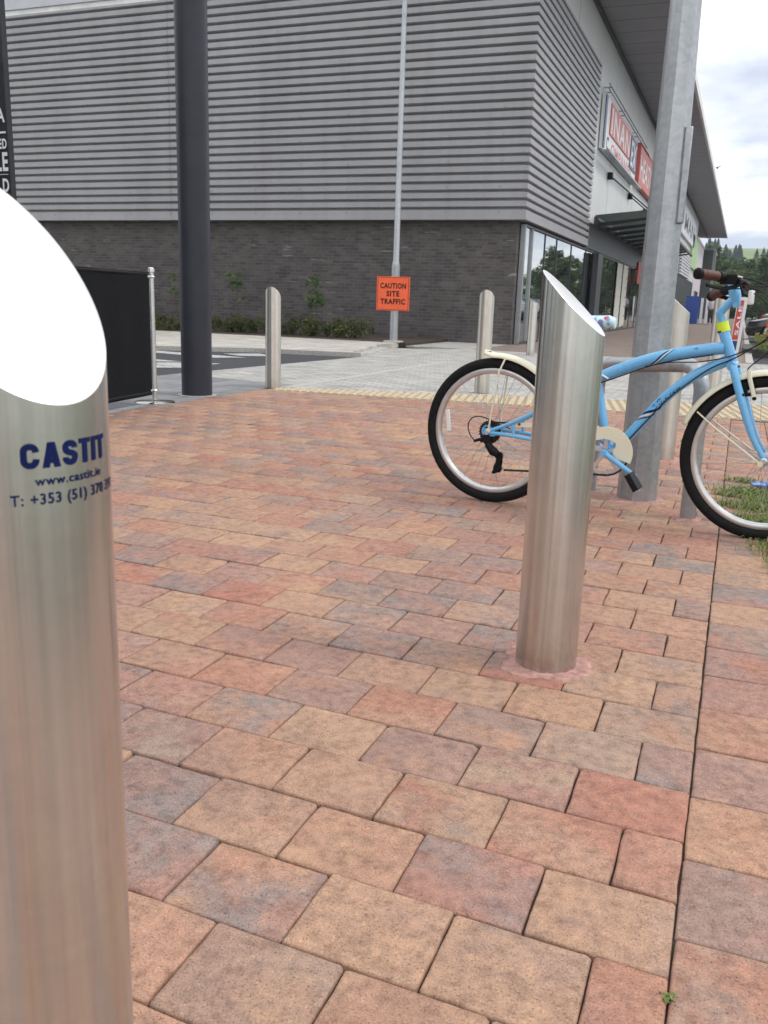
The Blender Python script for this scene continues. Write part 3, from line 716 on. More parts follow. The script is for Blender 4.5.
# ------------------------------------------------------------------ bicycle (local x along the bike, -y towards the camera side, z up)
bike = thing('bicycle', 'sky blue cruiser bicycle with cream mudguards leaning at the hoop stand', 'bicycle', (-.93652, 3.89004, 0), math.atan2(-.12661846, .99195149))
RC, FC = (-.055, 0, .328), (1.096, 0, .328)
def wheel(c, name_extra):
    wt = MB().torus(c, .3040, .0240, n=96, m=16).build('wheel', M['rubber'], bike)       # tyre carries its rim, hub and spokes
    # tread ribs
    rim = MB()
    P = [(.284,-.012),(.281,-.015),(.262,-.0135),(.258,-.008),(.258,.008),(.262,.0135),(.281,.015),(.284,.012)]
    n = 96; V = []
    for r_, h in P:
        for k in range(n):
            a = 2*math.pi*k/n; V.append((c[0]+r_*math.cos(a), h, c[2]+r_*math.sin(a)))
    rim.add(V, [(i*n+k, i*n+(k+1)%n, ((i+1)%len(P))*n+(k+1)%n, ((i+1)%len(P))*n+k) for i in range(len(P)) for k in range(n)])
    rim.build('rim', M['alloy'], wt, ang=60)
    sp = MB()
    for k in range(36):
        a = 2*math.pi*k/36; side = 1 if k % 2 else -1; off = (1 if (k//2) % 2 else -1)*R(70)
        sp.cyl((c[0]+.262*math.cos(a), side*.004, c[2]+.262*math.sin(a)), (c[0]+.022*math.cos(a+off), side*.030, c[2]+.022*math.sin(a+off)), .0010, n=5)
    sp.build('spokes', M['galv'], wt)
    hb = MB(); hb.lathe([(0,-.05),(.006,-.05),(.006,-.036),(.025,-.035),(.026,-.030),(.014,-.026),(.012,0),(.014,.026),(.026,.030),(.025,.035),(.006,.036),(.006,.05),(0,.05)], c=(c[0],0,c[2]), ax='y', n=24)
    hb.build('hub', M['alloy'], wt)
    return wt
rw = wheel(RC, 0); fwh = wheel(FC, 1)
m = MB(); a = R(172); m.obox((-.272, -.018, .358), (.010,0,.0015), (0,.004,0), (-.006,0,.050)); m.build('spoke_reflector', M['white'], rw, bevel=.003)
# frame
def curve(pts, n=10):    # Catmull-Rom
    P = [Vector(p) for p in pts]; P = [P[0]*2-P[1]] + P + [P[-1]*2-P[-2]]; out = []
    for i in range(1, len(P)-2):
        for k in range(n):
            t_ = k/n; a_, b_, c_, d_ = P[i-1], P[i], P[i+1], P[i+2]
            out.append(.5*((2*b_) + (c_-a_)*t_ + (2*a_-5*b_+4*c_-d_)*t_*t_ + (3*b_-a_-3*c_+d_)*t_**3))
    out.append(P[-2]); return out
fr = MB()
fr.tube(curve([(.395,0,.592),(.47,0,.630),(.60,0,.684),(.74,0,.722),(.895,0,.750)]), .0245, 20)
fr.tube(curve([(.478,0,.292),(.525,0,.330),(.60,0,.428),(.70,0,.553),(.80,0,.640),(.92,0,.706)]), .0215, 20)
fr.tube([(.475,0,.295),(.395,0,.625)], .0165, 16)
fr.cyl((.475,-.037,.295),(.475,.037,.295), .022, n=20)
for s in (-1, 1):
    fr.tube(curve([(RC[0],s*.062,RC[2]),(.05,s*.060,.325),(.30,s*.052,.305),(.47,s*.028,.293)]), [.009]*31, 12)
    fr.tube(curve([(RC[0],s*.062,RC[2]+.005),(.10,s*.060,.405),(.30,s*.045,.535),(.40,s*.018,.600)]), .0085, 12)
    fr.prism([(-.075,.345),(-.045,.348),(-.01,.33),(-.02,.315),(-.06,.310),(-.078,.322)], (0,s*.062-.003,0),(1,0,0),(0,0,1),(0,.006,0))
    fr.cyl((.068,s*.060,.317),(.060,s*.060,.375), .007, n=10)
fr.tube([(.883,0,.812),(.9375,0,.676)], .0205, 20)
fr.build('frame', M['bikeblue'], bike, ang=50)
MB().tube([(.8805,0,.818),(.883,0,.811)], .0225, 20).build('headset_cup', M['chainmat'], bike); MB().tube([(.9375,0,.680),(.940,0,.672)], .0225, 20).build('headset_cup', M['chainmat'], bike)
m = MB(); m.tube([(.8735,0,.848),(.885,0,.812)], .0232, 24); m.build('yellow_band', M['yellow'], bike)
# decals: dark and cream stripes wrapped round the tubes
def ring_on(cpts, i0, i1, rad, mat, name, par):
    m = MB(); m.tube(cpts[i0:i1+1], rad, 20, cap=False); m.build(name, mat, par)
tt = curve([(.395,0,.592),(.47,0,.630),(.60,0,.684),(.74,0,.722),(.895,0,.750)], 60)
dt = curve([(.478,0,.292),(.525,0,.330),(.60,0,.428),(.70,0,.553),(.80,0,.640),(.92,0,.706)], 60)
def side_patch(c, i0, i1, rad, a0, a1, mat, name, slant=0):
    """thin painted stripe on the near side of a tube; angles measured in the tube's cross section (0 = towards camera)"""
    V = []; F = []; k = 10; n = 0
    for i in range(i0, i1+1):
        for j in range(k+1):
            a = R(a0 + (a1-a0)*j/k); ii = max(1, min(len(c)-2, i + int(slant*(j/k-.5))))
            T = (c[ii+1]-c[ii-1]).normalized(); U = Vector((0,-1,0)); Wn = T.cross(U)
            V.append(c[ii] + (U*math.cos(a) + Wn*math.sin(a))*rad)
        n += 1
    F = [(i*(k+1)+j, (i+1)*(k+1)+j, (i+1)*(k+1)+j+1, i*(k+1)+j+1) for i in range(n-1) for j in range(k)]
    m = MB(); m.add(V, F); return m.build(name, mat, bike)
side_patch(tt, 140, 144, .0249, -50, 60, M['navy'], 'decal', -34); side_patch(tt, 146, 149, .0249, -50, 60, M['cream'], 'decal', -34); side_patch(tt, 151, 153, .0249, -50, 60, M['blackprint'], 'decal', -34)
side_patch(dt, 130, 134, .0219, -60, 60, M['brownrubber'], 'decal', 26); side_patch(dt, 136, 140, .0219, -60, 60, M['cream'], 'decal', 26); side_patch(dt, 142, 148, .0219, -60, 60, M['navy'], 'decal', 26)
def swirl(cx, cz, y, r0, turns, mat, rad=.0016, k=40, ph=0):
    P = []
    for i in range(k):
        t_ = i/(k-1); a = ph + turns*2*math.pi*t_; r_ = r0*(1-t_*.8); P.append((cx+r_*math.cos(a), y+.003*abs(r_/r0), cz+r_*math.sin(a)))
    m = MB(); m.tube(P, [rad*(1-.5*i/k) for i in range(k)], 6); return m.build('swirl_decal', mat, bike)
swirl(.673, .520, -.0215, .016, 1.4, M['navy'], .0022); swirl(.655, .500, -.0215, .011, 1.2, M['navy'], .002, ph=2)
swirl(.792, .736, -.0248, .010, 1.3, M['navy'], .0014)
vs, fs = text_mesh('Lise', .017, .075, 0, .4)
m = MB(); tdir = Vector((.77,0,.64)).normalized(); wdir = Vector((-.64,0,.77)).normalized(); o_ = Vector((.688,-.0222,.536))
m.add([o_ + tdir*x + wdir*(y-.006) + Vector((0,.0015*abs((y-.006)/.01)**2,0)) for x, y in vs], fs); m.build('script_lettering', M['navy'], bike, smooth=False)
# fork
fk = MB()
for s in (-1, 1):
    fk.tube(curve([(.935,s*.030,.690),(.948,s*.046,.655),(.972,s*.048,.59),(1.006,s*.048,.50),(1.045,s*.048,.410),(1.092,s*.048,.337)], 8), [.0155]*20+[.0155-.0055*(i/20) for i in range(21)], 16)
    fk.obox((FC[0], s*.053, FC[2]), (.014,0,0), (0,.003,0), (0,0,.016))
fk.tube([(.932,-.045,.682),(.936,0,.690),(.932,.045,.682)], .018, 16)
fk.build('fork', M['bikeblue'], bike)
for s in (-1,1):
  for cc_, nut in (((FC[0],0,FC[2]), [(0,s*.075),(.009,s*.075),(.010,s*.066),(.014,s*.064),(.014,s*.058)]), ((RC[0],0,RC[2]), [(0,s*.080),(.009,s*.080),(.010,s*.070),(.013,s*.068)])):
    MB().lathe(nut, c=cc_, ax='y', n=12).build('axle_nut', M['alloy'], bike)
#XX m.lathe([(0,s*.075),(.009,s*.075),(.010,s*.066),(.014,s*.064),(.014,s*.058)], c=(FC[0],0,FC[2]), ax='y', n=12); m.lathe([(0,s*.080),(.009,s*.080),(.010,s*.070),(.013,s*.068)], c=(RC[0],0,RC[2]), ax='y', n=12)
# stem and bars
m = MB(); m.tube([(.881,0,.83),(.870,0,.862),(.862,0,.880),(.872,0,.898),(.905,0,.938)], [.014,.015,.017,.016,.016], 16)
m.tube([(.921,0,.905),(.911,0,.945),(.903,0,.975),(.897,0,.985)], [.013,.022,.0215,.016], 18); m.tube([(.897,0,.975),(.893,0,1.0)], .0165, 18)
m.cyl((.917,-.024,.915),(.917,.024,.915), .010, n=12)
m.build('stem', M['bikeblue'], bike)
bl = curve([(.822,-.30,1.018),(.872,-.225,1.013),(.925,-.15,1.008),(.93,-.06,1.004),(.893,0,1.004),(.93,.06,1.0),(.92,.16,.990),(.830,.24,.970),(.780,.30,.952)], 8)
m = MB(); m.tube(bl, .0112, 14); m.build('handlebar', M['black'], bike)
for s, p0, p1 in ((-1, (.820,-.303,1.0185), (.872,-.225,1.013)), (1, (.776,.303,.951), (.830,.24,.970))):
    a = Vector(p0); b = Vector(p1); dv = (b-a).normalized(); P = []; Rr_ = []
    for i in range(25):
        P.append(a + (b-a)*(i/24)); Rr_.append(.0165 + (.0009 if i % 2 else 0) + (.001 if 6 < i < 18 else 0))
    g = MB(); g.tube(P, Rr_, 20); gp = g.build('grip', M['brownrubber'], bike)
    g = MB(); g.tube([a-dv*.016, a-dv*.010, a+dv*.004], [.013,.0205,.0205], 20); g.build('grip_end', M['black'], gp)
    g = MB(); g.tube([b+dv*.002, b+dv*.030], .0195, 16); g.obox(b+dv*.045+Vector((.01,0,-.006)), (.030,0,0), (0,.018,0), (0,0,.018)); g.build('shifter', M['black'], bike, bevel=.004)
    g = MB(); q = b+dv*.05
    g.tube(curve([q+Vector((.035,0,-.004)), q+Vector((.045,-s*.0-.006,-.024)), q+Vector((.0,s*.02,-.040)), q+Vector((-.035,s*.06,-.034)), q+Vector((-.055,s*.085,-.030))], 6), .0062, 10, flat=1.4); g.build('brake_lever', M['black'], bike)
    g = MB(); g.cyl(q+Vector((.03,-.004,.004)), q+Vector((.055,-.012,-.001)), .0055, n=10); g.build('cable_adjuster', M['alloy'], bike)
m = MB(); m.obox((.897,-.012,1.013),(.016,0,0),(0,.020,0),(0,0,.006)); m.build('bar_clamp', M['white'], bike, bevel=.004)
m = MB(); m.obox((.975,-.055,.943),(.008,0,.001),(0,.035,0),(0,0,.026)); rf = m.build('front_reflector', M['white'], bike, bevel=.004)
m = MB(); m.tube([(.925,-.05,1.0),(.945,-.055,.955),(.968,-.055,.945)], .004, 8); m.build('bracket', M['black'], rf)
# cables
for P in ([(.945,-.20,1.010),(.99,-.17,1.004),(1.05,-.12,.972),(1.10,-.08,.90),(1.11,-.06,.83),(1.06,-.05,.745),(1.005,-.04,.690),(.99,-.02,.672)],
          [(.90,-.03,.975),(.96,-.05,.970),(1.03,-.05,.925),(1.08,-.04,.87),(1.05,-.03,.80),(.985,-.03,.745),(.93,-.028,.708),(.86,-.026,.672),(.78,-.026,.608),(.70,-.025,.532),(.62,-.024,.430),(.54,-.022,.325)],
          [(.93,.15,.985),(1.00,.10,.965),(1.07,.04,.90),(1.09,.0,.83),(1.02,-.02,.77),(.955,-.024,.735),(.90,-.028,.712),(.80,-.027,.690),(.70,-.026,.683),(.60,-.024,.660)],
          [(.93,.20,.99),(1.02,.14,.985),(1.10,.06,.93),(1.12,.02,.86),(1.08,-.01,.81)]):
    m = MB(); m.tube(curve(P, 8), .0024, 8); m.build('cable', M['cablemat'], bike)
m = MB(); m.tube(curve([(.40,-.020,.573),(.47,-.024,.600),(.60,-.025,.656),(.70,-.024,.688),(.86,-.022,.722)],8), .0024, 8); m.build('cable', M['cablemat'], bike)
# brake
m = MB(); m.tube(curve([(.997,-.034,.672),(1.004,-.036,.64),(1.018,-.038,.60),(1.030,-.040,.565)],5), .0058, 8, flat=1.5); m.build('brake_arm', M['cream'], bike)
m = MB(); m.obox((1.012,-.030,.578),(.020,0,.003),(0,.008,0),(0,0,.0065)); m.cyl((.985,-.06,.575),(.99,-.02,.578),.008,n=10); m.cyl((1.030,-.046,.565),(1.030,-.03,.565),.008,n=12); m.obox((.990,-.026,.600),(.010,0,0),(0,.006,0),(0,0,.024)); m.build('brake_pad', M['black'], bike, bevel=.003)
# mudguards
def guard(c, a0, a1, rad, flare=None):
    rad += .002
    V = []; n = 48; k = 8
    for i in range(n+1):
        a = R(a0 + (a1-a0)*i/n); rad_ = rad
        if flare and i > n-4: rad_ = rad + .004*(i-n+4)
        for j in range(k+1):
            th = R(-75 + 150*j/k); y = .0335*math.sin(th); dr = .030*(math.cos(th)-1)
            V.append((c[0]+(rad_+dr)*math.cos(a), y, c[2]+(rad_+dr)*math.sin(a)))
    F = [(i*(k+1)+j,(i+1)*(k+1)+j,(i+1)*(k+1)+j+1,i*(k+1)+j+1) for i in range(n) for j in range(k)]
    m = MB(); m.add(V, F); o = m.build('mudguard', M['cream'], bike)
    sm = o.modifiers.new('thick', 'SOLIDIFY'); sm.thickness = .0018
    return o
g1 = guard(FC, 161, 58, .348); g2 = guard(RC, 12, 99, .350, True)
for s in (-1,1):
    m = MB(); m.tube([(.824,s*.034,.495),(.90,s*.052,.440),(1.085,s*.070,.318)], .0048, 8, flat=.7); m.cyl((1.085,s*.064,.318),(1.085,s*.076,.318),.010,n=14); m.build('stay', M['cream'], g1)
    m = MB(); m.tube([(-.005,s*.036,.655),(-.022,s*.056,.60),(-.05,s*.070,.345)], .0055, 8, flat=.7); m.cyl((-.05,s*.064,.340),(-.05,s*.076,.340),.010,n=14); m.build('stay', M['cream'], g2)
m = MB(); m.obox((-.092,-.006,.681),(.012,0,-.001),(0,.012,0),(0,0,.0035)); m.build('bolt_plate', M['blackprint'], g2)
# seat
m = MB(); m.tube([(.402,0,.60),(.355,0,.800)], .0135, 16); m.build('seat_post', M['alloy'], bike)
m = MB(); m.tube([(.3905,0,.612),(.3945,0,.630)], .021, 18); m.cyl((.412,-.024,.616),(.412,.024,.616),.006,n=10); m.tube(curve([(.41,-.026,.616),(.43,-.03,.612),(.455,-.03,.600)],5),.005,8); m.build('seat_clamp', M['alloy'], bike)
V = []; n = 22; k = 20
for i in range(n+1):
    t_ = math.sin(i/n*math.pi/2)**1.15; s_ = .195 + .262*t_
    hw = .095*(1-t_)**.0*(1 if t_ < .25 else max(.22, 1-1.25*(t_-.25)**.8)) if t_ < 1 else .02
    hw = [.060,.082,.092,.095,.093,.088,.080,.070,.060,.052,.045,.040,.036,.033,.031,.029,.027,.026,.025,.024,.022,.019,.013][i]
    top = .872 - .010*math.sin(math.pi*t_) - .012*t_ - (.012*max(0,t_-.9)/.1)
    for j in range(k):
        a = 2*math.pi*j/k; th = .030 if t_ < .9 else .022
        zz_ = math.sin(a); V.append((s_, hw*math.cos(a), top - .022 + (zz_*.022 if zz_ > 0 else zz_*th)))
m = MB(); m.add(V, [(i*k+j,(i+1)*k+j,(i+1)*k+(j+1)%k,i*k+(j+1)%k) for i in range(n) for j in range(k)] + [tuple(range(k)), tuple(range(n*k,(n+1)*k))[::-1]])
sd_ = m.build('saddle', M['floral'], bike)
m = MB()
for s in (-1,1): m.tube([(.24,s*.04,.835),(.30,s*.022,.812),(.38,s*.020,.812),(.44,s*.010,.838)], .0035, 8)
m.build('rails', M['alloy'], sd_)
# drivetrain
def cog(c, r, y0, y1, teeth, m, hole=0):
    P = []
    for i in range(teeth*4):
        a = 2*math.pi*i/(teeth*4); rr_ = r + (.004 if i % 4 in (0,1) else 0); P.append((c[0]+rr_*math.cos(a), c[2]+rr_*math.sin(a)))
    m.prism(P, (0,y0,0), (1,0,0), (0,0,1), (0,y1-y0,0))
m = MB()
for i, (r_, tn) in enumerate([(.050,26),(.046,24),(.042,22),(.037,20),(.032,18),(.027,15)]): cog(RC, r_, -.037-.0035*i-.002, -.037-.0035*i, tn, m)
m.lathe([(0,-.062),(.016,-.062),(.018,-.055)], c=(RC[0],0,RC[2]), ax='y', n=20)
m.build('cassette', M['chainmat'], bike)
m = MB(); m.lathe([(.020,-.058),(.026,-.060),(.027,-.056)], c=(RC[0]-.006,0,RC[2]+.006), ax='y', n=24); m.build('hanger_ring', M['bikeblue'], bike)
m = MB(); CR = (.475,0,.295)
# chainring as a ring plus five arms
n = 88; V = []
for rr_, y in ((.096,-.047),(.096,-.044),(.080,-.044),(.080,-.047)):
    for i in range(n):
        a = 2*math.pi*i/n; r3 = rr_ + (.004 if (rr_ > .09 and i % 2) else 0); V.append((CR[0]+r3*math.cos(a), y, CR[2]+r3*math.sin(a)))
m.add(V, [(j*n+i, j*n+(i+1)%n, ((j+1)%4)*n+(i+1)%n, ((j+1)%4)*n+i) for j in range(4) for i in range(n)])
for i in range(5):
    a = R(72*i+20); m.obox((CR[0]+.05*math.cos(a), -.0455, CR[2]+.05*math.sin(a)), (.036*math.cos(a),0,.036*math.sin(a)), (0,.002,0), (-.008*math.sin(a),0,.008*math.cos(a)))
m.build('chainring', M['alloy'], bike)
# cream chain guard: crescent with a hook
P = []
for i in range(21): a = R(150-172*i/20); P.append((CR[0]+.008+.108*math.cos(a), CR[2]+.002+.108*math.sin(a)))
P += [(CR[0]+.085,CR[2]-.030),(CR[0]+.052,CR[2]-.022),(CR[0]+.032,CR[2]-.002),(CR[0]+.034,CR[2]+.016),(CR[0]+.042,CR[2]+.026),(CR[0]+.042,CR[2]+.042),(CR[0]+.025,CR[2]+.053),(CR[0]-.01,CR[2]+.056),(CR[0]-.045,CR[2]+.046),(CR[0]-.070,CR[2]+.030)]
m = MB(); m.prism(P, (0,-.056,0), (1,0,0), (0,0,1), (0,.004,0)); cgd = m.build('chain_guard', M['cream'], bike, bevel=.0012)
P = [(.045,.372),(.060,.382),(.10,.386),(.20,.392),(.36,.405),(.44,.402),(.44,.388),(.36,.386),(.20,.372),(.10,.366),(.055,.362)]
m = MB(); m.prism(P, (0,-.056,0), (1,0,0), (0,0,1), (0,.012,0)); m.build('guard_arm', M['cream'], cgd, bevel=.0015)
m = MB(); m.cyl((.088,-.059,.378),(.088,-.054,.378),.006,n=10); m.build('bolt', M['brownrubber'], cgd)
# cranks and pedals
for s, dx, dz in ((-1, .138, -.080), (1, -.138, .080)):
    y = s*.070
    a = Vector((CR[0], y, CR[2])); b = a + Vector((dx, s*.012, dz))
    m = MB(); m.tube([a - (b-a)*.06, a + (b-a)*.1, b, b+(b-a)*.05], [.012,.0125,.0095,.008], 14, flat=1.0); m.cyl(a+Vector((0,-s*.03,0)), a+Vector((0,s*.014,0)), .012, n=16); m.build('crank', M['bikeblue'], bike)
    m = MB(); c = b + Vector((.010, s*.055, -.014)); tl = Vector((.030,0,-.044)).normalized(); tn_ = Vector((.044,0,.030)).normalized()
    m.cyl(b, b+Vector((.01,s*.10,-.014)), .005, n=10)
    for q in (-1, 1): m.obox(c + tn_*.009*q, tl*.038, (0,.038,0), tn_*.0035)
    for q in (-1, 1): m.obox(c + Vector((0,q*.036,0)), tl*.036, (0,.003,0), tn_*.010)
    pd = m.build('pedal', M['black'], bike, bevel=.002)
    m = MB(); m.obox(c + tl*.041, tl*.0015, (0,.015,0), tn_*.006); m.build('reflector', M['cream'], pd)
# chain
def chain_tube(P, m, cl=False): m.tube(P, .0042, 6, closed=cl, flat=.8)
m = MB()
low = [(.485,-.0455,.197),(.30,-.0455,.186),(.012,-.0455,.163)]
Pp = []
for i in range(2):
    a, b = Vector(low[i]), Vector(low[i+1]); nn = int((b-a).length/.0127)
    for k in range(nn): Pp.append((a + (b-a)*k/nn))
for i in range(13): a = R(-95+i*15.4); Pp.insert(0, Vector((CR[0]+.099*math.cos(a), -.0455, CR[2]+.099*math.sin(a))))
a, b = Vector((.475,-.0455,.394)), Vector((-.03,-.05,.375)); upr = [a + (b-a)*k/40 for k in range(41)]
for P in (Pp, upr):
    for i in range(len(P)-1):
        c = (P[i]+P[i+1])/2; dv = (P[i+1]-P[i])/2; nz = Vector((0,1,0)).cross(dv.normalized())
        m.obox(c, dv*.95, (0,.0038 if i%2 else .0024,0), nz*.0042)
m.build('chain', M['chainmat'], bike, smooth=False)
# derailleur
m = MB()
m.prism([(-.070,.318),(-.045,.318),(-.030,.285),(-.038,.262),(-.055,.270),(-.085,.300)], (0,-.078,0),(1,0,0),(0,0,1),(0,.020,0))
m.tube([(-.118,-.068,.284),(-.09,-.070,.294),(-.075,-.07,.292)], [.006,.008,.012], 10)
m.tube([(-.052,-.070,.278),(-.02,-.070,.246),(.0,-.066,.236)], [.015,.021,.015], 14)
for y in (-.060,-.038):
    m.prism([(-.004,.244),(.010,.240),(.014,.200),(.008,.158),(-.010,.152),(-.022,.160),(-.012,.200)], (0,y,0),(1,0,0),(0,0,1),(0,.002,0))
cog((.0,0,.226), .016, -.055, -.040, 11, m); cog((-.004,0,.170), .018, -.055, -.040, 11, m)
m.obox((-.020,-.045,.150),(.008,0,0),(0,.012,0),(0,0,.006))
m.build('derailleur', M['black'], bike, bevel=.0015)
m = MB(); m.tube(curve([(-.114,-.066,.284),(-.140,-.066,.312),(-.151,-.066,.350),(-.138,-.066,.383),(-.105,-.066,.397),(-.06,-.064,.390),(-.01,-.062,.372),(.05,-.062,.355)],7), .0027, 8); m.build('cable', M['cablemat'], bike)
m = MB(); m.cyl((-.116,-.066,.282),(-.106,-.066,.292),.0045,n=8); m.build('cable_end', M['alloy'], bike)

# ------------------------------------------------------------------ foliage helper
def leafy(name, n, place, size, mat, parent=None, seed=0, tone=None, aspect=1.0):
    """n leaf-shaped quads; place(rnd) returns a point and an optional tone"""
    rnd = random.Random(seed); V = []; F = []; T = []
    for i in range(n):
        p, tn = place(rnd); s = size*rnd.uniform(.6, 1.35)
        a = Vector((rnd.gauss(0,1), rnd.gauss(0,1), rnd.gauss(0,.6))).normalized()
        b = a.cross(Vector((rnd.gauss(0,1), rnd.gauss(0,1), rnd.gauss(0,1)))).normalized()
        k = len(V); p = Vector(p)
        V += [p - a*s, p + b*s*.42*aspect, p + a*s, p - b*s*.42*aspect]; F.append((k,k+1,k+2,k+3)); T += [(tn,tn,tn,1)]*4
    me = bpy.data.meshes.new(name); me.from_pydata(V, [], F); me.update(); tone_attr(me, T); me.materials.append(mat)
    o = bpy.data.objects.new(name, me); COL.objects.link(o)
    if parent: o.parent = parent
    return o
def clumps(rnd, k, fn, rad):
    return [(Vector(fn(rnd)), rnd.uniform(*rad), rnd.random()) for _ in range(k)]
def clump_place(cl, tw=.35, sq=1.0):
    def f(rnd):
        c, r_, t_ = rnd.choice(cl)
        d_ = Vector((rnd.gauss(0,1), rnd.gauss(0,1), rnd.gauss(0,1))).normalized()*r_*(rnd.random()**.33)
        d_.z *= sq
        return c + d_, min(1, max(0, t_*(1-tw) + rnd.random()*tw))
    return f
def make_tree(label, h, w, seed, mat, n=2600, leaf=.34, group=None, nm='tree'):
    rnd = random.Random(seed); t = thing(nm, label, 'tree', (0,0,0), 0, group)
    tr = MB(); tr.tube([(0,0,0),(.1,.05,h*.3),(.0,.1,h*.6),(.05,0,h*.85)], [.03*h,.022*h,.014*h,.005*h], 8)
    for i in range(9):
        a = rnd.uniform(0, 6.28); z = h*rnd.uniform(.25,.65); L_ = w*rnd.uniform(.35,.6)
        tr.tube([(0,.05,z),(L_*.5*math.cos(a),L_*.5*math.sin(a),z+h*.08),(L_*math.cos(a),L_*math.sin(a),z+h*.18)], [.010*h,.006*h,.002*h], 6)
    tr.build('trunk', M['bark'], t)
    def fn(r_):
        a = r_.uniform(0,6.28); z = r_.uniform(.14, .95); ww = w*.5*math.sin(math.pi*min(1,(z*.85+.12)))**.6; q = ww*r_.random()**.45
        return (q*math.cos(a), q*math.sin(a), h*z)
    cl = clumps(rnd, 34, fn, (h*.06, h*.13))
    leafy('crown', n, clump_place(cl), leaf, mat, t, seed)
    return t
# tree belt beyond the car park (seen past the shops and mirrored in their glass)
GT = 'broadleaf trees in the belt beyond the car park'
protos = [make_tree('rounded deciduous tree in the belt beyond the car park', 9.0, 8.0, 11, M['leaf'], group=GT),
          make_tree('rounded deciduous tree in the belt beyond the car park', 8.0, 8.5, 12, M['leafolive'], group=GT),
          make_tree('rounded deciduous tree in the belt beyond the car park', 10.5, 7.5, 13, M['leaf'], group=GT)]
rnd = random.Random(5); spots = []
for i in range(26):
    spots.append((-14 + i*4.3 + rnd.uniform(-1,1), 150 + rnd.uniform(-5, 8) + .12*abs(i-3)))
for i in range(16): spots.append((-11 + i*1.9, 140 + rnd.uniform(-3, 16)))
for i in range(12): spots.append((64 + rnd.uniform(-3,3), 20 + i*11))
for i, (x, y) in enumerate(spots):
    s = rnd.uniform(.78, 1.0)
    if i < 3: o = protos[i]; o.location = (x, y, -.2); o.scale = (s,)*3
    else: dup(protos[i % 3], (x, y, -.2), rnd.uniform(0, 6), None, s, GT)
# bushes in front of the belt
t = thing('bush', 'bushy shrub at the foot of the tree belt', 'bush', (-6,138,0), 0, 'bushes at the foot of the tree belt')
cl = clumps(random.Random(2), 14, lambda r_: (r_.uniform(-2.2,2.2), r_.uniform(-1.2,1.2), r_.uniform(.4,2.6)), (.5,1.0))
leafy('foliage', 1500, clump_place(cl), .24, M['leafolive'], t, 4)
MB().tube([(0,0,-.2),(0,0,1.8)], [.12,.05], 6).build('stem', M['bark'], t)
for i in range(14): dup(t, (-6 + (i+1)*3.6 + rnd.uniform(-1,1), 138 + rnd.uniform(-2,3), -.2), rnd.uniform(0,6), None, rnd.uniform(.8,1.25))

# hill
m = MB(); nx, ny = 90, 40; V = []
for j in range(ny+1):
    y = 190 + j*22
    for i in range(nx+1):
        x = -700 + i*1400/nx; t_ = min(1, max(0, (y-230)/330)); s_ = t_*t_*(3-2*t_)
        V.append((x, y, -3 + s_*(36.5 + 4*math.sin(x*.006+.8) - 24*min(1,max(0,(x-20)/110))) + 1.5*math.sin(x*.03+y*.02)*s_))
m.add(V, [(j*(nx+1)+i, j*(nx+1)+i+1, (j+1)*(nx+1)+i+1, (j+1)*(nx+1)+i) for j in range(ny) for i in range(nx)])
struct(m.build('hill', M['hill']))
def hz(x, y):
    t_ = min(1, max(0, (y-230)/330)); s_ = t_*t_*(3-2*t_); return -3 + s_*(36.5 + 4*math.sin(x*.006+.8) - 24*min(1,max(0,(x-20)/110))) + 1.5*math.sin(x*.03+y*.02)*s_
GC = 'dark conifers on the hillside'
t = thing('conifer', 'dark conifer on the green hillside', 'tree', (0,0,0), 0, GC)
MB().tube([(0,0,-1),(0,0,11)], [.3,.08], 6).build('trunk', M['bark'], t)
def cone_place(r_):
    z = r_.random()**.8; a = r_.uniform(0, 6.28); w_ = 4.2*(1-z)**.8*(.6+.4*math.sin(z*40)**2)*r_.random()**.4
    return (w_*math.cos(a), w_*math.sin(a), 1 + z*11), r_.random()
leafy('crown', 1300, cone_place, .42, M['conifer'], t, 9)
pos = []
for i in range(80):
    if i < 38: x, y = rnd.uniform(-30, 12), rnd.uniform(390, 450)
    elif i < 62: x, y = rnd.uniform(-20, 45), rnd.uniform(370, 440)
    else: x, y = rnd.uniform(-60, 120), rnd.uniform(300, 460)
    pos.append((x, y))
for i, (x, y) in enumerate(pos):
    s = rnd.uniform(.35, .62)
    if i == 0: t.location = (x, y, hz(x,y)); t.scale = (s,)*3
    else: dup(t, (x, y, hz(x,y)), rnd.uniform(0,6), None, s)
GH = 'field trees scattered on the hillside'
for i in range(36):
    x, y = rnd.uniform(-45, 90), rnd.uniform(240, 520)
    dup(protos[i % 3], (x, y, hz(x,y)-.6), rnd.uniform(0,6), 'rounded broadleaf tree on the hillside fields', rnd.uniform(.5,.85), GH)

# shrubs in the bed
GS = 'low variegated shrubs in the bed under the brick wall'
sh = []
for k in range(3):
    t = thing('shrub', 'low yellow green shrub in the bed under the brick wall', 'shrub', (0,0,0), 0, GS)
    cl = clumps(random.Random(30+k), 12, lambda r_: (r_.uniform(-.38,.38), r_.uniform(-.25,.25), r_.uniform(.12,.42)), (.10,.20))
    leafy('foliage', 900, clump_place(cl, .5), .036, M['shrub'], t, 40+k)
    st = MB()
    for q in range(7):
        a = q*.9; st.tube([(0,0,0),(.12*math.cos(a),.1*math.sin(a),.2),(.3*math.cos(a),.2*math.sin(a),.42)], [.008,.006,.002], 5)
    st.build('stems', M['bark'], t); sh.append(t)
k = 0
x = -7.9
while x > -17.5:
    s = rnd.uniform(.6, .95)
    loc = (x, 18.1 + rnd.uniform(-.35,.5), .05)
    if k < 3: sh[k].location = loc; sh[k].scale = (s,)*3
    else: dup(sh[k % 3], loc, rnd.uniform(0,6), None, s)
    k += 1; x -= rnd.uniform(.28, .5)
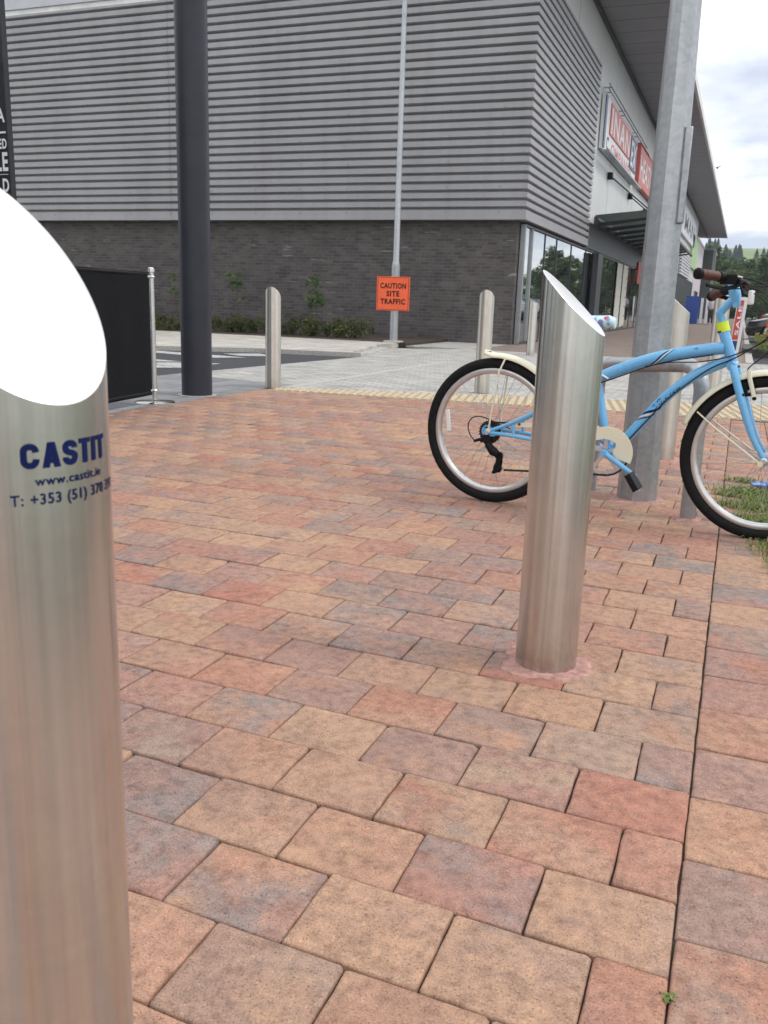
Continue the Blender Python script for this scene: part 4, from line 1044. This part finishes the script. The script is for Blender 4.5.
def sapling(label, x, y, h, seed, n):
    t = thing('sapling', label, 'sapling', (x, y, .05))
    MB().tube(curve([(0,0,0),(.03,.0,h*.4),(-.02,.02,h*.75),(.02,0,h)],6), .010, 6).build('stem', M['bark'], t)
    cl = clumps(random.Random(seed), 9, lambda r_: (r_.uniform(-.2,.2), r_.uniform(-.15,.15), r_.uniform(h*.55,h)), (.08,.16))
    leafy('foliage', n, clump_place(cl, .5), .055, M['leaf'], t, seed)
sapling('thin leafy sapling against the brick wall right of the middle bollard', -8.85, 18.2, 1.25, 61, 240)
sapling('thin leafy sapling against the brick wall beside the dark grey column', -10.9, 18.3, 1.35, 62, 120)
sapling('small leafy sapling against the brick wall behind the black barrier', -12.6, 18.3, 1.3, 63, 90)

# ------------------------------------------------------------------ grass and weeds by the bicycle
def grass(name, areas, seed, lab=None):
    rnd = random.Random(seed); V = []; F = []; T = []
    for (cx, cy2, sx, sy2, n, h) in areas:
        h *= 1.25; n = int(n*1.3)
        for i in range(n):
            x = rnd.gauss(cx, sx); y = rnd.gauss(cy2, sy2); a = rnd.uniform(0, 6.28); L_ = h*rnd.uniform(.3, 1.1); ln = rnd.uniform(.5, 1.6)
            w_ = rnd.uniform(.0012, .0028); dx, dy = math.cos(a), math.sin(a); px, py = -dy*w_, dx*w_
            p0 = (x, y, -.004); k = len(V)
            q1 = (x+dx*L_*ln*.35, y+dy*L_*ln*.35, L_*.55); q2 = (x+dx*L_*ln, y+dy*L_*ln, L_*max(.12,.85-.5*ln))
            V += [(p0[0]-px,p0[1]-py,p0[2]), (p0[0]+px,p0[1]+py,p0[2]), (q1[0]+px,q1[1]+py,q1[2]), (q1[0]-px,q1[1]-py,q1[2]), q2]
            F += [(k,k+1,k+2,k+3), (k+3,k+2,k+4)]; tn = rnd.random()**1.3; T += [(tn,tn,tn,1)]*5
    me = bpy.data.meshes.new(name); me.from_pydata(V, [], F); me.update(); tone_attr(me, T); me.materials.append(M['grass'])
    o = bpy.data.objects.new(name, me); COL.objects.link(o); return o
ar = [(.20,4.72,.10,.05,700,.05),(.13,4.38,.07,.035,350,.035),(.28,4.45,.09,.10,900,.05),(.19,4.12,.06,.05,420,.035),(.30,3.92,.08,.10,600,.05),(.26,3.62,.06,.07,420,.04),(.27,3.42,.04,.09,260,.035),(.06,4.62,.05,.012,120,.03),(.10,5.05,.04,.02,120,.04),
      (.40,4.3,.09,.5,1300,.05),(.46,3.7,.08,.4,800,.05)]
o = grass('grass', ar, 21); tag(o, 'patchy grass and weeds growing through the paving by the front wheel', 'grass', kind='stuff')
o = grass('weed', [(.012,1.072,.004,.004,20,.008)], 5); tag(o, 'tiny green weed in the long joint near the bottom of the photo', 'weed')
def crumple(name, c, s, mat, seed, label, cat):
    bm = bmesh.new(); bmesh.ops.create_icosphere(bm, subdivisions=3, radius=1); rnd = random.Random(seed)
    for v in bm.verts:
        k = .6 + .5*math.sin(v.co.x*5+seed)*math.cos(v.co.y*4) + rnd.uniform(-.15,.15)
        v.co = Vector((v.co.x*s[0]*k, v.co.y*s[1]*k, v.co.z*s[2]*k))
    me = bpy.data.meshes.new(name); bm.to_mesh(me); bm.free(); me.materials.append(mat)
    o = bpy.data.objects.new(name, me); COL.objects.link(o); o.location = c; tag(o, label, cat)
crumple('wrapper', (.215,4.78,.045), (.10,.05,.022), M['bluelitter'], 2, 'crumpled blue plastic wrapper lying in the grass', 'litter')
crumple('paper_scrap', (.20,3.37,.008), (.018,.014,.010), M['white'], 4, 'scrap of white paper at the right edge of the paving', 'litter')

# ------------------------------------------------------------------ main retail building
bd = thing('retail_building', 'long grey clad retail building on a dark brick base', 'building', (-4.69, 20.15, 0))
def part(mb, name, mat, par=bd, **kw):
    o = mb.build(name, mat, par, **kw)
    if par is bd or True:
        o.matrix_parent_inverse = par.matrix_world.inverted() if False else Matrix.Translation(-Vector(root_loc(par)))
    return o
def root_loc(p):
    return (-4.69, 20.15, 0) if p is bd else (0,0,0)
bw = MB(); bw.box(-46, -4.85, 20.15, 20.42, -.1, 2.69); part(bw, 'brick_wall', M['brick'], smooth=False)
# ribbed cladding swept round the corner
pitch_ = .182; z0, z1 = 2.80, 7.58; prof = []
z = z0; prof.append((0.30, z0-.07)); prof.append((0.30, z0-.01))
while z < z1 - .01:
    prof += [(.30, z), (.302, z+.106), (.20, z+.110), (.19, z+.148), (.285, z+pitch_-.010), (.30, z+pitch_-.001)]
    z += pitch_
zt = z; prof = [(0.0, z0-.07)] + prof + [(.30, zt), (.30, zt+.05), (0.0, zt+.05)]
def sweep(prof):
    m = MB(); n = len(prof); V = []
    for (o_, z) in prof: V.append((-46, 20.17-o_, z))
    for (o_, z) in prof: V.append((-4.92+o_, 20.17-o_, z))
    for (o_, z) in prof: V.append((-4.92+o_, 28.35, z))
    m.add(V, [(k*n+i, (k+1)*n+i, (k+1)*n+i+1, k*n+i+1) for k in range(2) for i in range(n-1)] + [tuple(range(2*n, 3*n)), tuple(range(n))])
    return m
part(sweep(prof), 'ribbed_cladding', M['cladding'], smooth=False)
flash = MB(); flash.prism([(-46,19.86),(-4.612,19.86),(-4.612,28.36),(-4.90,28.36),(-4.90,20.14),(-46,20.14)], (0,0,2.70), (1,0,0),(0,1,0),(0,0,.075)); part(flash, 'base_trim', M['cladding'], smooth=False)
m = MB(); m.box(-46, -4.69, 20.152, 20.4, 7.66, 7.98); part(m, 'pale_band', M['whiteband'], smooth=False)
m = MB(); m.box(-46, -4.692, 20.10, 20.4, 7.985, 9.0); part(m, 'parapet_panel', M['greyband'], smooth=False)
m = MB(); m.box(-46, -4.93, 20.19, 20.4, 2.70, 7.655); part(m, 'backing_wall', M['greyband'], smooth=False)
# side wall: upright panels with open joints
for ya, yb in ((20.43, 24.66), (24.71, 28.37)):
    m = MB(); m.box(-4.9, -4.69, ya, yb, 7.66, 9.0); part(m, 'wall_panel', M['whitewall'], smooth=False, bevel=.006)
ys = [28.38, 32.0, 35.5, 38.8, 42.1] + [45.4+3.3*i for i in range(14)] + [90.0]
for i in range(len(ys)-1):
    m = MB(); m.box(-4.9, -4.69, ys[i]+.025, ys[i+1]-.025, 2.66, 9.0); part(m, 'wall_panel', M['whitewall'], smooth=False, bevel=.006)
m = MB(); m.box(-5.1, -4.935, 20.43, 90, 2.66, 9.0); part(m, 'side_backing', M['darkframe'], smooth=False)
m = MB(); m.box(-46, -5.12, 20.45, 89.9, 8.7, 8.98); part(m, 'roof_deck', M['roof'], smooth=False)
m = MB(); m.box(-46, -45.7, 20.45, 90, 0, 8.6); m.box(-45.6, -5.2, 89.7, 90, 0, 8.6); part(m, 'rear_wall', M['greyband'], smooth=False)
m = MB(); m.box(-46, -2.66, 19.6, 112, 9.03, 9.14); part(m, 'soffit', M['soffit'], smooth=False)
m = MB(); m.box(-46, -2.55, 19.5, 112.1, 9.145, 9.30); m.box(-2.65, -2.55, 19.5, 112.1, 9.0, 9.14); part(m, 'roof_edge', M['whiteband'], smooth=False)
m = MB(); m.box(-4.685, -4.60, 20.2, 112, 8.90, 9.025); part(m, 'dark_trim', M['darkframe'], smooth=False)
# ground floor shopfront: panes and mullions
my = [20.43, 21.21, 22.76, 24.26, 26.44, 28.98, 30.38, 32.4, 34.2, 36.0, 38.0, 39.9, 42.0, 44.2, 46.5, 49, 51.5, 54, 57, 60, 63, 66, 69]
for i in range(len(my)-1):
    m = MB(); m.box(-4.80, -4.765, my[i]+.02, my[i+1]-.02, .06, 2.60)
    part(m, 'window_pane', M['glass'], smooth=False)
for i, y in enumerate(my):
    w_ = .10 if i in (0, 1) else .035
    m = MB(); m.box(-4.83, (-4.72 if i < 2 else -4.745), y-w_*.5, y+w_*.5, .0, 2.65); part(m, 'mullion', M['greyframe'] if i < 2 else M['darkframe'], smooth=False, bevel=.004)
m = MB(); m.box(-4.83, -4.72, 20.43, 69, -.02, .055); m.box(-4.83,-4.72,20.43,69,2.605,2.655); part(m, 'window_rail', M['darkframe'], smooth=False)
m = MB(); m.box(-4.93, -4.655, 28.40, 69.05, 2.665, 3.42); part(m, 'canopy_shade_band', M['darkframe'], smooth=False)  # dark box puts the shade below the canopy into the wall colour
m = MB(); m.box(-5.0, -4.9, 20.43, 69, 0, 2.6); part(m, 'dark_lining', M['black'], smooth=False)
m = MB(); m.box(-4.70, -4.52, 30.1, 31.1, 0, 2.60); part(m, 'entrance_column', M['darkframe'], smooth=False, bevel=.01)
for y in (36.4, 38.3):
    m = MB(); m.box(-4.72, -4.70, y, y+1.5, .15, 2.60); part(m, 'dotted_poster', M['dots'], smooth=False)
m = MB(); m.box(-4.62, -4.58, 42.5, 44.3, 2.0, 2.95); part(m, 'red_poster', M['red'], smooth=False)
m = MB(); m.box(-4.9, -4.655, 69.1, 90, .02, 3.4); part(m, 'lower_wall', M['darkframe'], smooth=False)
sm_ = MB()
for k in range(8): sm_.box(-4.65, -4.50, 69.2, 81, 3.45+k*.22, 3.45+k*.22+.14)
part(sm_, 'slatted_screen', M['slatwhite'], smooth=False)
m = MB(); m.box(-4.68, -4.50, 81.2, 89.8, 4.5, 7.1); part(m, 'green_panel', M['green'], smooth=False)
# entrance canopy
cn = MB(); cn.box(-4.68, -4.55, 29.6, 49.2, 3.40, 3.68); cobj = part(cn, 'entrance_canopy', M['darkframe'], smooth=False)
def cpart(mb, name, mat, **kw):
    o = mb.build(name, mat, cobj, **kw); o.matrix_parent_inverse = Matrix.Identity(4); return o
k = 0; y = 29.8
while y < 49.3:
    m = MB(); m.prism([(-4.56,3.37),(-4.56,3.50),(-2.85,3.68),(-2.75,3.66),(-2.85,3.62)], (0,y-.05,0),(1,0,0),(0,0,1),(0,.10,0)); cpart(m, 'beam', M['darkframe'], smooth=False)
    if y < 47.5:
        m = MB(); m.prism([(-4.5,3.60),(-4.5,3.615),(-2.9,3.765),(-2.9,3.75)], (0,y+.03-(1.3 if k == 0 else 0),0),(1,0,0),(0,0,1),(0,1.82+(1.3 if k == 0 else 0),0)); cpart(m, 'glass_panel', M['canopyglass'], smooth=False)
    if k % 3 == 1 or k == 1:
        m = MB(); m.cyl((-4.60,y,5.15),(-2.9,y,3.80), .024, n=8); cpart(m, 'tie_rod', M['darkframe'])
        m = MB(); m.box(-4.685,-4.52,y-.11,y+.11,5.04,5.26); cpart(m, 'rod_bracket', M['black'], smooth=False, bevel=.02)
    y += 1.9; k += 1
m = MB(); m.box(-2.80,-2.70,29.7,49.2,3.56,3.655); cpart(m, 'front_beam', M['darkframe'], smooth=False)

# shop signs
u = (0,1,0); wv = (0,0,1)
t = thing('shop_sign', 'wide white shop sign with red and navy lettered panels over the canopy', 'sign')
MB().box(-4.66,-4.56,29.1,37.9,5.62,7.18).build('board', M['signwhite'], t, smooth=False)
MB().box(-4.555,-4.53,29.12,29.45,5.66,7.14).build('blue_edge', M['signblue'], t, smooth=False)
MB().box(-4.555,-4.53,30.3,35.6,6.22,7.12).build('red_panel', M['palered'], t, smooth=False)
MB().box(-4.555,-4.53,35.8,37.7,6.0,7.12).build('navy_panel', M['signblue'], t, smooth=False)
flat_text('lettering', 'INAN', (-4.53,30.5,6.29), u, wv, .76, 4.9, M['whitepaint'], t, .02, n=(1,0,0), off=.004)
flat_text('lettering', 'EX', (-4.53,35.95,6.12), u, wv, .88, 1.6, M['whitepaint'], t, .02, n=(1,0,0), off=.004)
flat_text('lettering', 'C', (-4.56,29.9,5.74), u, wv, .38, .5, M['blackprint'], t, .02, n=(1,0,0), off=.004)
flat_text('lettering', 'OMPANIES', (-4.56,31.0,5.72), u, wv, .36, 5.6, M['palered'], t, .02, n=(1,0,0), off=.004)
m = MB(); m.box(-4.5,-4.3,29.0,38.2,5.50,5.56); m.build('light_shelf', M['greyframe'], t, smooth=False)
t = thing('shop_sign', 'square red shop sign reading HEATONS beside the white one', 'sign')
MB().box(-4.66,-4.50,38.5,46.5,5.75,7.30).build('board', M['palered'], t, smooth=False)
m = MB(); m.box(-4.495,-4.48,38.5,46.5,7.22,7.30); m.box(-4.495,-4.48,38.5,46.5,5.75,5.82); m.box(-4.495,-4.48,38.5,38.65,5.825,7.215); m.build('red_border', M['red'], t, smooth=False)
flat_text('lettering', 'HEATONS', (-4.50,39.0,6.05), u, wv, .9, 6.9, M['whitepaint'], t, .02, n=(1,0,0), off=.006)
t = thing('sign_light_rail', 'thin double rail running above the shop signs', 'rail')
for z, yy in ((7.24, 41.5), (7.38, 40.5)):
    rl = MB().box(-4.48,-4.44,29.0,yy,z,z+.04).build('rail', M['greyframe'], t, smooth=False)
    for y in (29.5,33,37,40.2): MB().box(-4.69,-4.485,y,y+.03,z+.005,z+.035).build('bracket', M['greyframe'], rl, smooth=False)
t = thing('shop_sign', 'distant white shop sign with dark green letters near the far end', 'sign')
MB().box(-4.66,-4.50,66,83,6.1,8.0).build('board', M['signwhite'], t, smooth=False)
flat_text('lettering', 'MAN', (-4.50,68.5,6.5), u, wv, 1.1, 12.5, M['darkframe'], t, .02, n=(1,0,0), off=.006)

# lower unit and dark building beyond
t = thing('low_unit', 'lower pale rendered unit at the end of the retail building', 'building')
MB().box(-30,-4.69,90.1,106,-.1,7.4).build('wall', M['pinkwall'], t, smooth=False); MB().box(-30,-4.6,90.1,106.1,7.405,7.6).build('coping', M['whiteband'], t, smooth=False)
m = MB(); m.box(-4.685,-4.66,94,102,.2,2.8); m.build('shopfront', M['glass'], t, smooth=False)
t = thing('dark_unit', 'dark grey building end beyond the pale unit', 'building')
MB().box(-30,-3.9,112.2,124,-.1,7.7).build('wall', M['darkwall'], t, smooth=False); MB().box(-3.88,-3.6,113,113.3,-.1,7.9).build('corner_post', M['greyframe'], t, smooth=False)
MB().box(-30.1,-3.8,112.15,124.1,7.705,7.95).build('coping', M['greyframe'], t, smooth=False)

# ------------------------------------------------------------------ goods outside the far shops
GCt = 'blue plastic crates stacked outside the shops'
t = thing('plastic_crate', 'lowest blue plastic crate of the stack outside the shops', 'crate', (-3.30,66,0), 0, GCt)
m = MB()
for z in (0,.09,.18,.27): m.box(-.4,.4,-.3,.3,z,z+.05)
m.box(-.37,.37,-.27,.27,.02,.30); m.build('body', M['crateblue'], t, smooth=False)
m = MB(); m.box(-.42,.42,-.32,.32,.30,.335); m.build('rim', M['crateblue'], t, smooth=False)
t.scale = (1.12,)*3
for i, lb in enumerate(('second lowest blue crate of the stack outside the shops', 'middle blue crate of the stack outside the shops', 'second from top blue crate of the stack outside the shops', 'topmost blue crate of the stack outside the shops')):
    dup(t, (-3.30 + .02*(i%2), 66, .37*(i+1)), .03*i, lb, 1.12)
for x, lb in ((-2.62, 'white upright display board right beside the blue crates'), (-2.28, 'white upright display board nearest the walking person')):
    t = thing('display_board', lb, 'display board', (x-.05, 66.4, 0), .3); MB().box(-.09,.09,-.02,.02,0,1.75).build('board', M['signwhite'], t, smooth=False); MB().box(-.12,.12,-.2,.2,0,.03).build('foot', M['darkframe'], t, smooth=False)
t = thing('planter_tub', 'purple tub with a green plant left of the blue crates', 'tub', (-3.85, 59, 0))
MB().lathe([(0,.0),(.28,0),(.36,.9),(.33,.92),(.30,.85),(0,.85)], n=20).build('tub', M['purple'], t)
cl = clumps(random.Random(3), 6, lambda r_: (r_.uniform(-.2,.2), r_.uniform(-.2,.2), r_.uniform(.95,1.3)), (.12,.2)); leafy('plant', 300, clump_place(cl), .07, M['shrub'], t, 8)

# ------------------------------------------------------------------ person (far away, walking)
def skin_body(name, verts, edges, radii, mat, parent=None, sub=1):
    me = bpy.data.meshes.new(name); me.from_pydata(verts, edges, []); me.update()
    o = bpy.data.objects.new(name, me); COL.objects.link(o)
    if parent: o.parent = parent
    o.modifiers.new('skin', 'SKIN')
    for i, r_ in enumerate(radii): me.skin_vertices[0].data[i].radius = (r_, r_) if not isinstance(r_, tuple) else r_
    me.skin_vertices[0].data[0].use_root = True
    s = o.modifiers.new('sub', 'SUBSURF'); s.levels = sub; s.render_levels = sub
    me.materials.append(mat); return o
M['skin'] = simple('skin', (.45,.27,.19), .5, var=.05); M['trousers'] = simple('dark_trousers', (.05,.055,.07), .8, var=.1); M['shirt'] = simple('pale_top', (.62,.58,.66), .8, var=.05); M['hair'] = simple('dark_hair', (.03,.02,.015), .6)
t = thing('person', 'person in a pale top and dark trousers walking outside the far shops', 'person', (-1.95, 64, .0)); t.scale = (1.06,)*3
v = [(0,0,.92),(0,0,1.1),(0,-.01,1.28),(0,0,1.42),(0,0,1.50),(0,-.01,1.60),(0,-.01,1.68),
     (.09,0,.86),(.10,-.10,.48),(.10,-.02,.09),(.10,-.16,.03),(-.09,0,.86),(-.10,.06,.48),(-.10,.22,.10),(-.10,.10,.03),
     (.17,0,1.38),(.22,.04,1.12),(.21,-.10,.92),(-.17,0,1.38),(-.22,-.03,1.12),(-.21,.08,.90)]
e = [(0,1),(1,2),(2,3),(3,4),(4,5),(5,6),(0,7),(7,8),(8,9),(9,10),(0,11),(11,12),(12,13),(13,14),(3,15),(15,16),(16,17),(3,18),(18,19),(19,20)]
rad = [.13,.12,.14,.08,.05,.095,.07,.085,.06,.042,.035,.085,.06,.042,.035,.055,.042,.03,.055,.042,.03]
skin_body('body', v, e, rad, M['skin'], t)
skin_body('top', [v[0],v[1],v[2],(0,0,1.41),v[15],v[16],v[18],v[19]], [(0,1),(1,2),(2,3),(3,4),(4,5),(3,6),(6,7)], [.145,.135,.155,.10,.07,.055,.07,.055], M['shirt'], t)
skin_body('trousers', [v[0],v[7],v[8],v[9],v[11],v[12],v[13]], [(0,1),(1,2),(2,3),(0,4),(4,5),(5,6)], [.148,.10,.075,.055,.10,.075,.055], M['trousers'], t)
MB().lathe([(0,1.80),(.07,1.785),(.105,1.72),(.10,1.63),(.06,1.56)], c=(0,.025,0), n=16).build('hair', M['hair'], t)

# ------------------------------------------------------------------ cars
def make_car(label, paint, loc, rz, group=None, Lc=4.1, Wc=1.74, hb=1.46, detail=True):
    t = thing('parked_car', label, 'car', loc, rz, group)
    hl = Lc/2
    # lower body: stations along x (front = -x)
    st = [(-hl, .32,.58,.62), (-hl+.08,.22,.68,.76), (-hl+.5,.20,.78,.84), (-hl+1.05,.20,.90,.87), (-hl+1.2,.20,.93,.87), (0,.20,.95,.87), (hl-1.0,.20,.97,.87), (hl-.35,.22,.98,.85), (hl-.08,.26,.92,.78), (hl,.36,.80,.68)]
    V = []; n = 10
    for x, zb, zt_, hw in st:
        hw = hw*Wc/1.74
        V += [(x,-hw*.9,zb),(x,-hw,zb+.15),(x,-hw*1.0,zb+(zt_-zb)*.6),(x,-hw*.95,zt_-.05),(x,-hw*.80,zt_),(x,hw*.80,zt_),(x,hw*.95,zt_-.05),(x,hw,zb+(zt_-zb)*.6),(x,hw,zb+.15),(x,hw*.9,zb)]
    m = MB(); m.add(V, [(i*n+j,(i+1)*n+j,(i+1)*n+(j+1)%n,i*n+(j+1)%n) for i in range(len(st)-1) for j in range(n)] + [tuple(range(n)), tuple(range((len(st)-1)*n, len(st)*n))])
    b = m.build('body', paint, t, bevel=.03, ang=50)
    gl = [(-hl+1.05,.90,.905,.72),(-hl+1.75,.93,hb-.06,.62),(-hl+2.3,.93,hb-.03,.60),(hl-.9,.95,hb-.05,.60),(hl-.25,.95,.975,.70)]
    V = []
    for x, zb, zt_, hw in gl: V += [(x,-.76*Wc/1.74,zb),(x,-hw,zt_),(x,hw,zt_),(x,.76*Wc/1.74,zb)]
    m = MB(); m.add(V, [(i*4+j,(i+1)*4+j,(i+1)*4+(j+1)%4,i*4+(j+1)%4) for i in range(4) for j in range(4)] + [(0,1,2,3),(16,17,18,19)])
    m.build('windows', M['carglass'], t, smooth=False)
    V = [(-hl+1.72,-.60,hb-.06),(-hl+1.72,.60,hb-.06),(-hl+2.3,.62,hb-.02),(-hl+2.3,-.62,hb-.02),(hl-.85,.60,hb-.04),(hl-.85,-.60,hb-.04),(-hl+1.8,-.55,hb-.02),(-hl+1.8,.55,hb-.02),(-hl+2.3,.55,hb),(-hl+2.3,-.55,hb),(hl-.9,.55,hb-.01),(hl-.9,-.55,hb-.01)]
    m = MB(); m.add(V, [(0,1,7,6),(6,7,8,9),(9,8,10,11),(0,6,9,3),(3,9,11,5),(1,2,8,7),(2,4,10,8),(4,5,11,10),(0,3,2,1),(3,5,4,2)]); m.build('roof', paint, t, bevel=.015)
    for s in (-1,1):
        m = MB()
        for a_, c_ in (((-hl+1.1,-.755,.93),(-hl+1.75,-.615,hb-.05)),((-hl+2.55,-.77,.94),(-hl+2.5,-.62,hb-.04)),((hl-.30,-.74,.97),(hl-.92,-.61,hb-.05))):
            m.tube([(a_[0],s*a_[1],a_[2]),(c_[0],s*c_[1],c_[2])], .032, 8)
        m.build('pillars', paint, t)
        for x in (-hl+.78, hl-.75):
            wl = MB(); wl.lathe([(.20,s*.70),(.30,s*.70),(.315,s*.74),(.315,s*.85),(.29,s*.875),(.21,s*.87)], c=(x,0,.315), ax='y', n=32); wo = wl.build('wheel', M['rubber'], t)
            rm = MB(); rm.lathe([(.205,s*.868),(.19,s*.84),(.05,s*.845),(0,s*.85)], c=(x,0,.315), ax='y', n=32); rm.build('rim', M['alloy'], wo)
        m = MB(); m.lathe([(0,-hl-.005),(.09,-hl+.0),(.12,-hl+.06)], c=(0,s*.56,.64), ax='x', n=20); m.build('headlight', M['alloy'], t)
        m = MB(); m.box(hl-.10,hl+.008,min(s*.50,s*.74),max(s*.50,s*.74),.66,.88); m.build('tail_light', M['red'], t, bevel=.02)
        m = MB(); m.obox((-hl+1.35,s*.90,.98),(.05,0,0),(0,.09,0),(0,0,.06)); m.build('mirror', paint, t, bevel=.02)
    m = MB(); m.box(hl-.01,hl+.03,-.26,.26,.50,.61); m.build('number_plate', M['signwhite'], t, smooth=False)
    m = MB(); m.box(-hl-.01,-hl+.05,-.5,.5,.36,.46); m.build('grille', M['black'], t)
    return t
P_black = simple('black_car_paint', (.012,.012,.014), .2, coat=.8, var=.05); P_silver = simple('silver_car_paint', (.45,.46,.47), .3, metal=.6, coat=.5, var=.03)
P_white = simple('white_car_paint', (.70,.70,.70), .25, coat=.6, var=.03); P_blue = simple('blue_car_paint', (.04,.09,.22), .25, coat=.6, var=.03); P_red = simple('red_car_paint', (.38,.02,.02), .25, coat=.6, var=.03)
make_car('black hatchback parked side on at the right edge', P_black, (2.20, 33.0, -.08), 0)
make_car('silver car with red tail lights parked behind the black hatchback', P_silver, (2.75, 37.2, -.08), math.pi)
P_car = [P_white, P_silver, P_blue, P_red, P_white, P_silver, P_black, P_white]
names = ['white','silver','dark blue','red','white','silver','black','white']
for i in range(8):
    make_car('%s car in the far car park, mirrored in the shop glass' % names[i], P_car[i], (5.4 + .25*math.sin(i*2.1), 47 + i*3.1 + (3.1 if i > 4 else 0), -.08), R(180 if i % 3 == 1 else 0), 'cars in the far part of the car park' )

# ------------------------------------------------------------------ small things at right
t = thing('a_board', 'narrow white and red lettered board standing behind the bicycle stem', 'sign board', (-.055, 21.0, 0), R(-8))
m = MB(); m.obox((0,0,.60),(.10,0,0),(0,.012,0),(.03,0,.60)); m.build('panel', M['signwhite'], t, bevel=.004)
m = MB(); m.obox((-.018,-.014,.72),(.062,0,0),(0,.002,0),(.022,0,.42)); m.build('red_strip', M['red'], t, smooth=False)
m = MB(); m.obox((-.045,-.014,.18),(.062,0,0),(0,.002,0),(.006,0,.10)); m.build('blue_strip', M['signblue'], t, smooth=False)
vs, fs = text_mesh('SALE', .075, .62, .02)
m = MB(); m.add([(-.035+.05*(z_+.1)-y_+.045, -.0175, .40+z_) for z_, y_ in vs], fs); m.build('lettering', M['whitepaint'], t, smooth=False)
m = MB(); m.obox((0,.16,.55),(.08,0,0),(0,.008,0),(0,-.1,.55)); m.build('back_leg', M['greyframe'], t)
t = thing('traffic_cone', 'orange traffic cone at the right edge in front of the parked cars', 'cone', (.775, 29.5, -.08))
MB().lathe([(.0,.78),(.035,.78),(.045,.76),(.17,.05),(.17,.03)], n=28).build('cone', M['orange'], t); MB().box(-.22,.22,-.22,.22,0,.035).build('base', M['orange'], t, bevel=.01)
MB().lathe([(.122,.36),(.092,.52)], n=28).build('reflective_sleeve', M['whitepaint'], t)
m = MB(); m.box(.10,4.0,21.6,21.85,-.08,.10); m.box(.10,.30,21.86,25,-.08,.10); struct(m.build('planter_kerb', simple('dark_kerb', (.09,.08,.075), .8), smooth=False, bevel=.01))
t = thing('border_plant', 'loose green plant in the kerbed border at the right edge', 'plant', (.62, 21.2, 0), 0, 'green plants in the kerbed border')
cl = clumps(random.Random(8), 12, lambda r_: (r_.uniform(-.30,.30), r_.uniform(-.25,.25), r_.uniform(.12,.60)), (.09,.16))
leafy('foliage', 700, clump_place(cl, .5), .055, M['grass'], t, 18, aspect=.6); MB().tube([(0,0,0),(0,0,.5)], [.01,.005], 5).build('stem', M['bark'], t)
dup(t, (.92, 22.4, .0), 1.2, None, 1.1); dup(t, (1.35, 22.2, .0), 2.2, None, 1.2)
# bird
t = thing('bird', 'small dark bird flying against the clouds', 'bird', (-2.43, 60, 9.3), R(70))
MB().tube([(-.16,0,0),(-.10,0,.01),(0,0,.015),(.10,0,.0),(.2,0,0)], [.012,.035,.05,.03,.01], 10).build('body', M['hair'], t)
for s in (-1,1):
    m = MB(); m.add([(-.06,s*.03,.02),(.06,s*.03,.02),(.04,s*.22,.10),(-.04,s*.22,.10),(.03,s*.40,.04),(.06,s*.40,.04),(-.06,s*.03,.032),(.06,s*.03,.032),(.04,s*.22,.11),(-.04,s*.22,.11)],[(0,1,2,3),(3,2,5,4),(6,7,8,9)]); m.build('wing', M['hair'], t)

# ------------------------------------------------------------------ unseen cafe block added at left to give the bollards a dark reflection
t = thing('added_cafe_block', 'unseen single storey cafe block with dark glazed front, added for the bollards to mirror', 'building')
MB().box(-18, -8.0, -16, 4.4, 3.1, 4.6).build('fascia', M['darkpole'], t, smooth=False)
MB().box(-18, -8.3, -16, 4.2, 0, 3.09).build('wall', M['brick'], t, smooth=False)
for k in range(6):
    y = -15.2 + k*3.1
    w_o = MB().box(-8.29, -8.24, y, y+2.6, .3, 2.9).build('window', M['glass'], t, smooth=False)
    f_ = MB(); f_.box(-8.29,-8.18,y-.06,y-.005,.24,2.96); f_.box(-8.29,-8.18,y+2.605,y+2.66,.24,2.96); f_.box(-8.29,-8.18,y,y+2.6,2.905,2.96); f_.box(-8.29,-8.18,y,y+2.6,.24,.295); f_.build('frame', M['darkframe'], w_o, smooth=False)
# air
hz_b = MB().box(-500, 500, -40, 1120, -6, 60).build('haze', None, smooth=False); hz_b['kind'] = 'stuff'
hz_b['label'] = 'thin pale haze over the far trees and hill'
hm = bpy.data.materials.new('haze_air'); hm.use_nodes = True; hn = hm.node_tree; hn.nodes.remove(hn.nodes['Principled BSDF'])
pv = hn.nodes.new('ShaderNodeVolumePrincipled'); pv.inputs['Color'].default_value = (.80,.88,1,1); pv.inputs['Density'].default_value = .0004; pv.inputs['Anisotropy'].default_value = .2
hn.links.new(pv.outputs[0], hn.nodes['Material Output'].inputs['Volume']); hz_b.data.materials.append(hm)
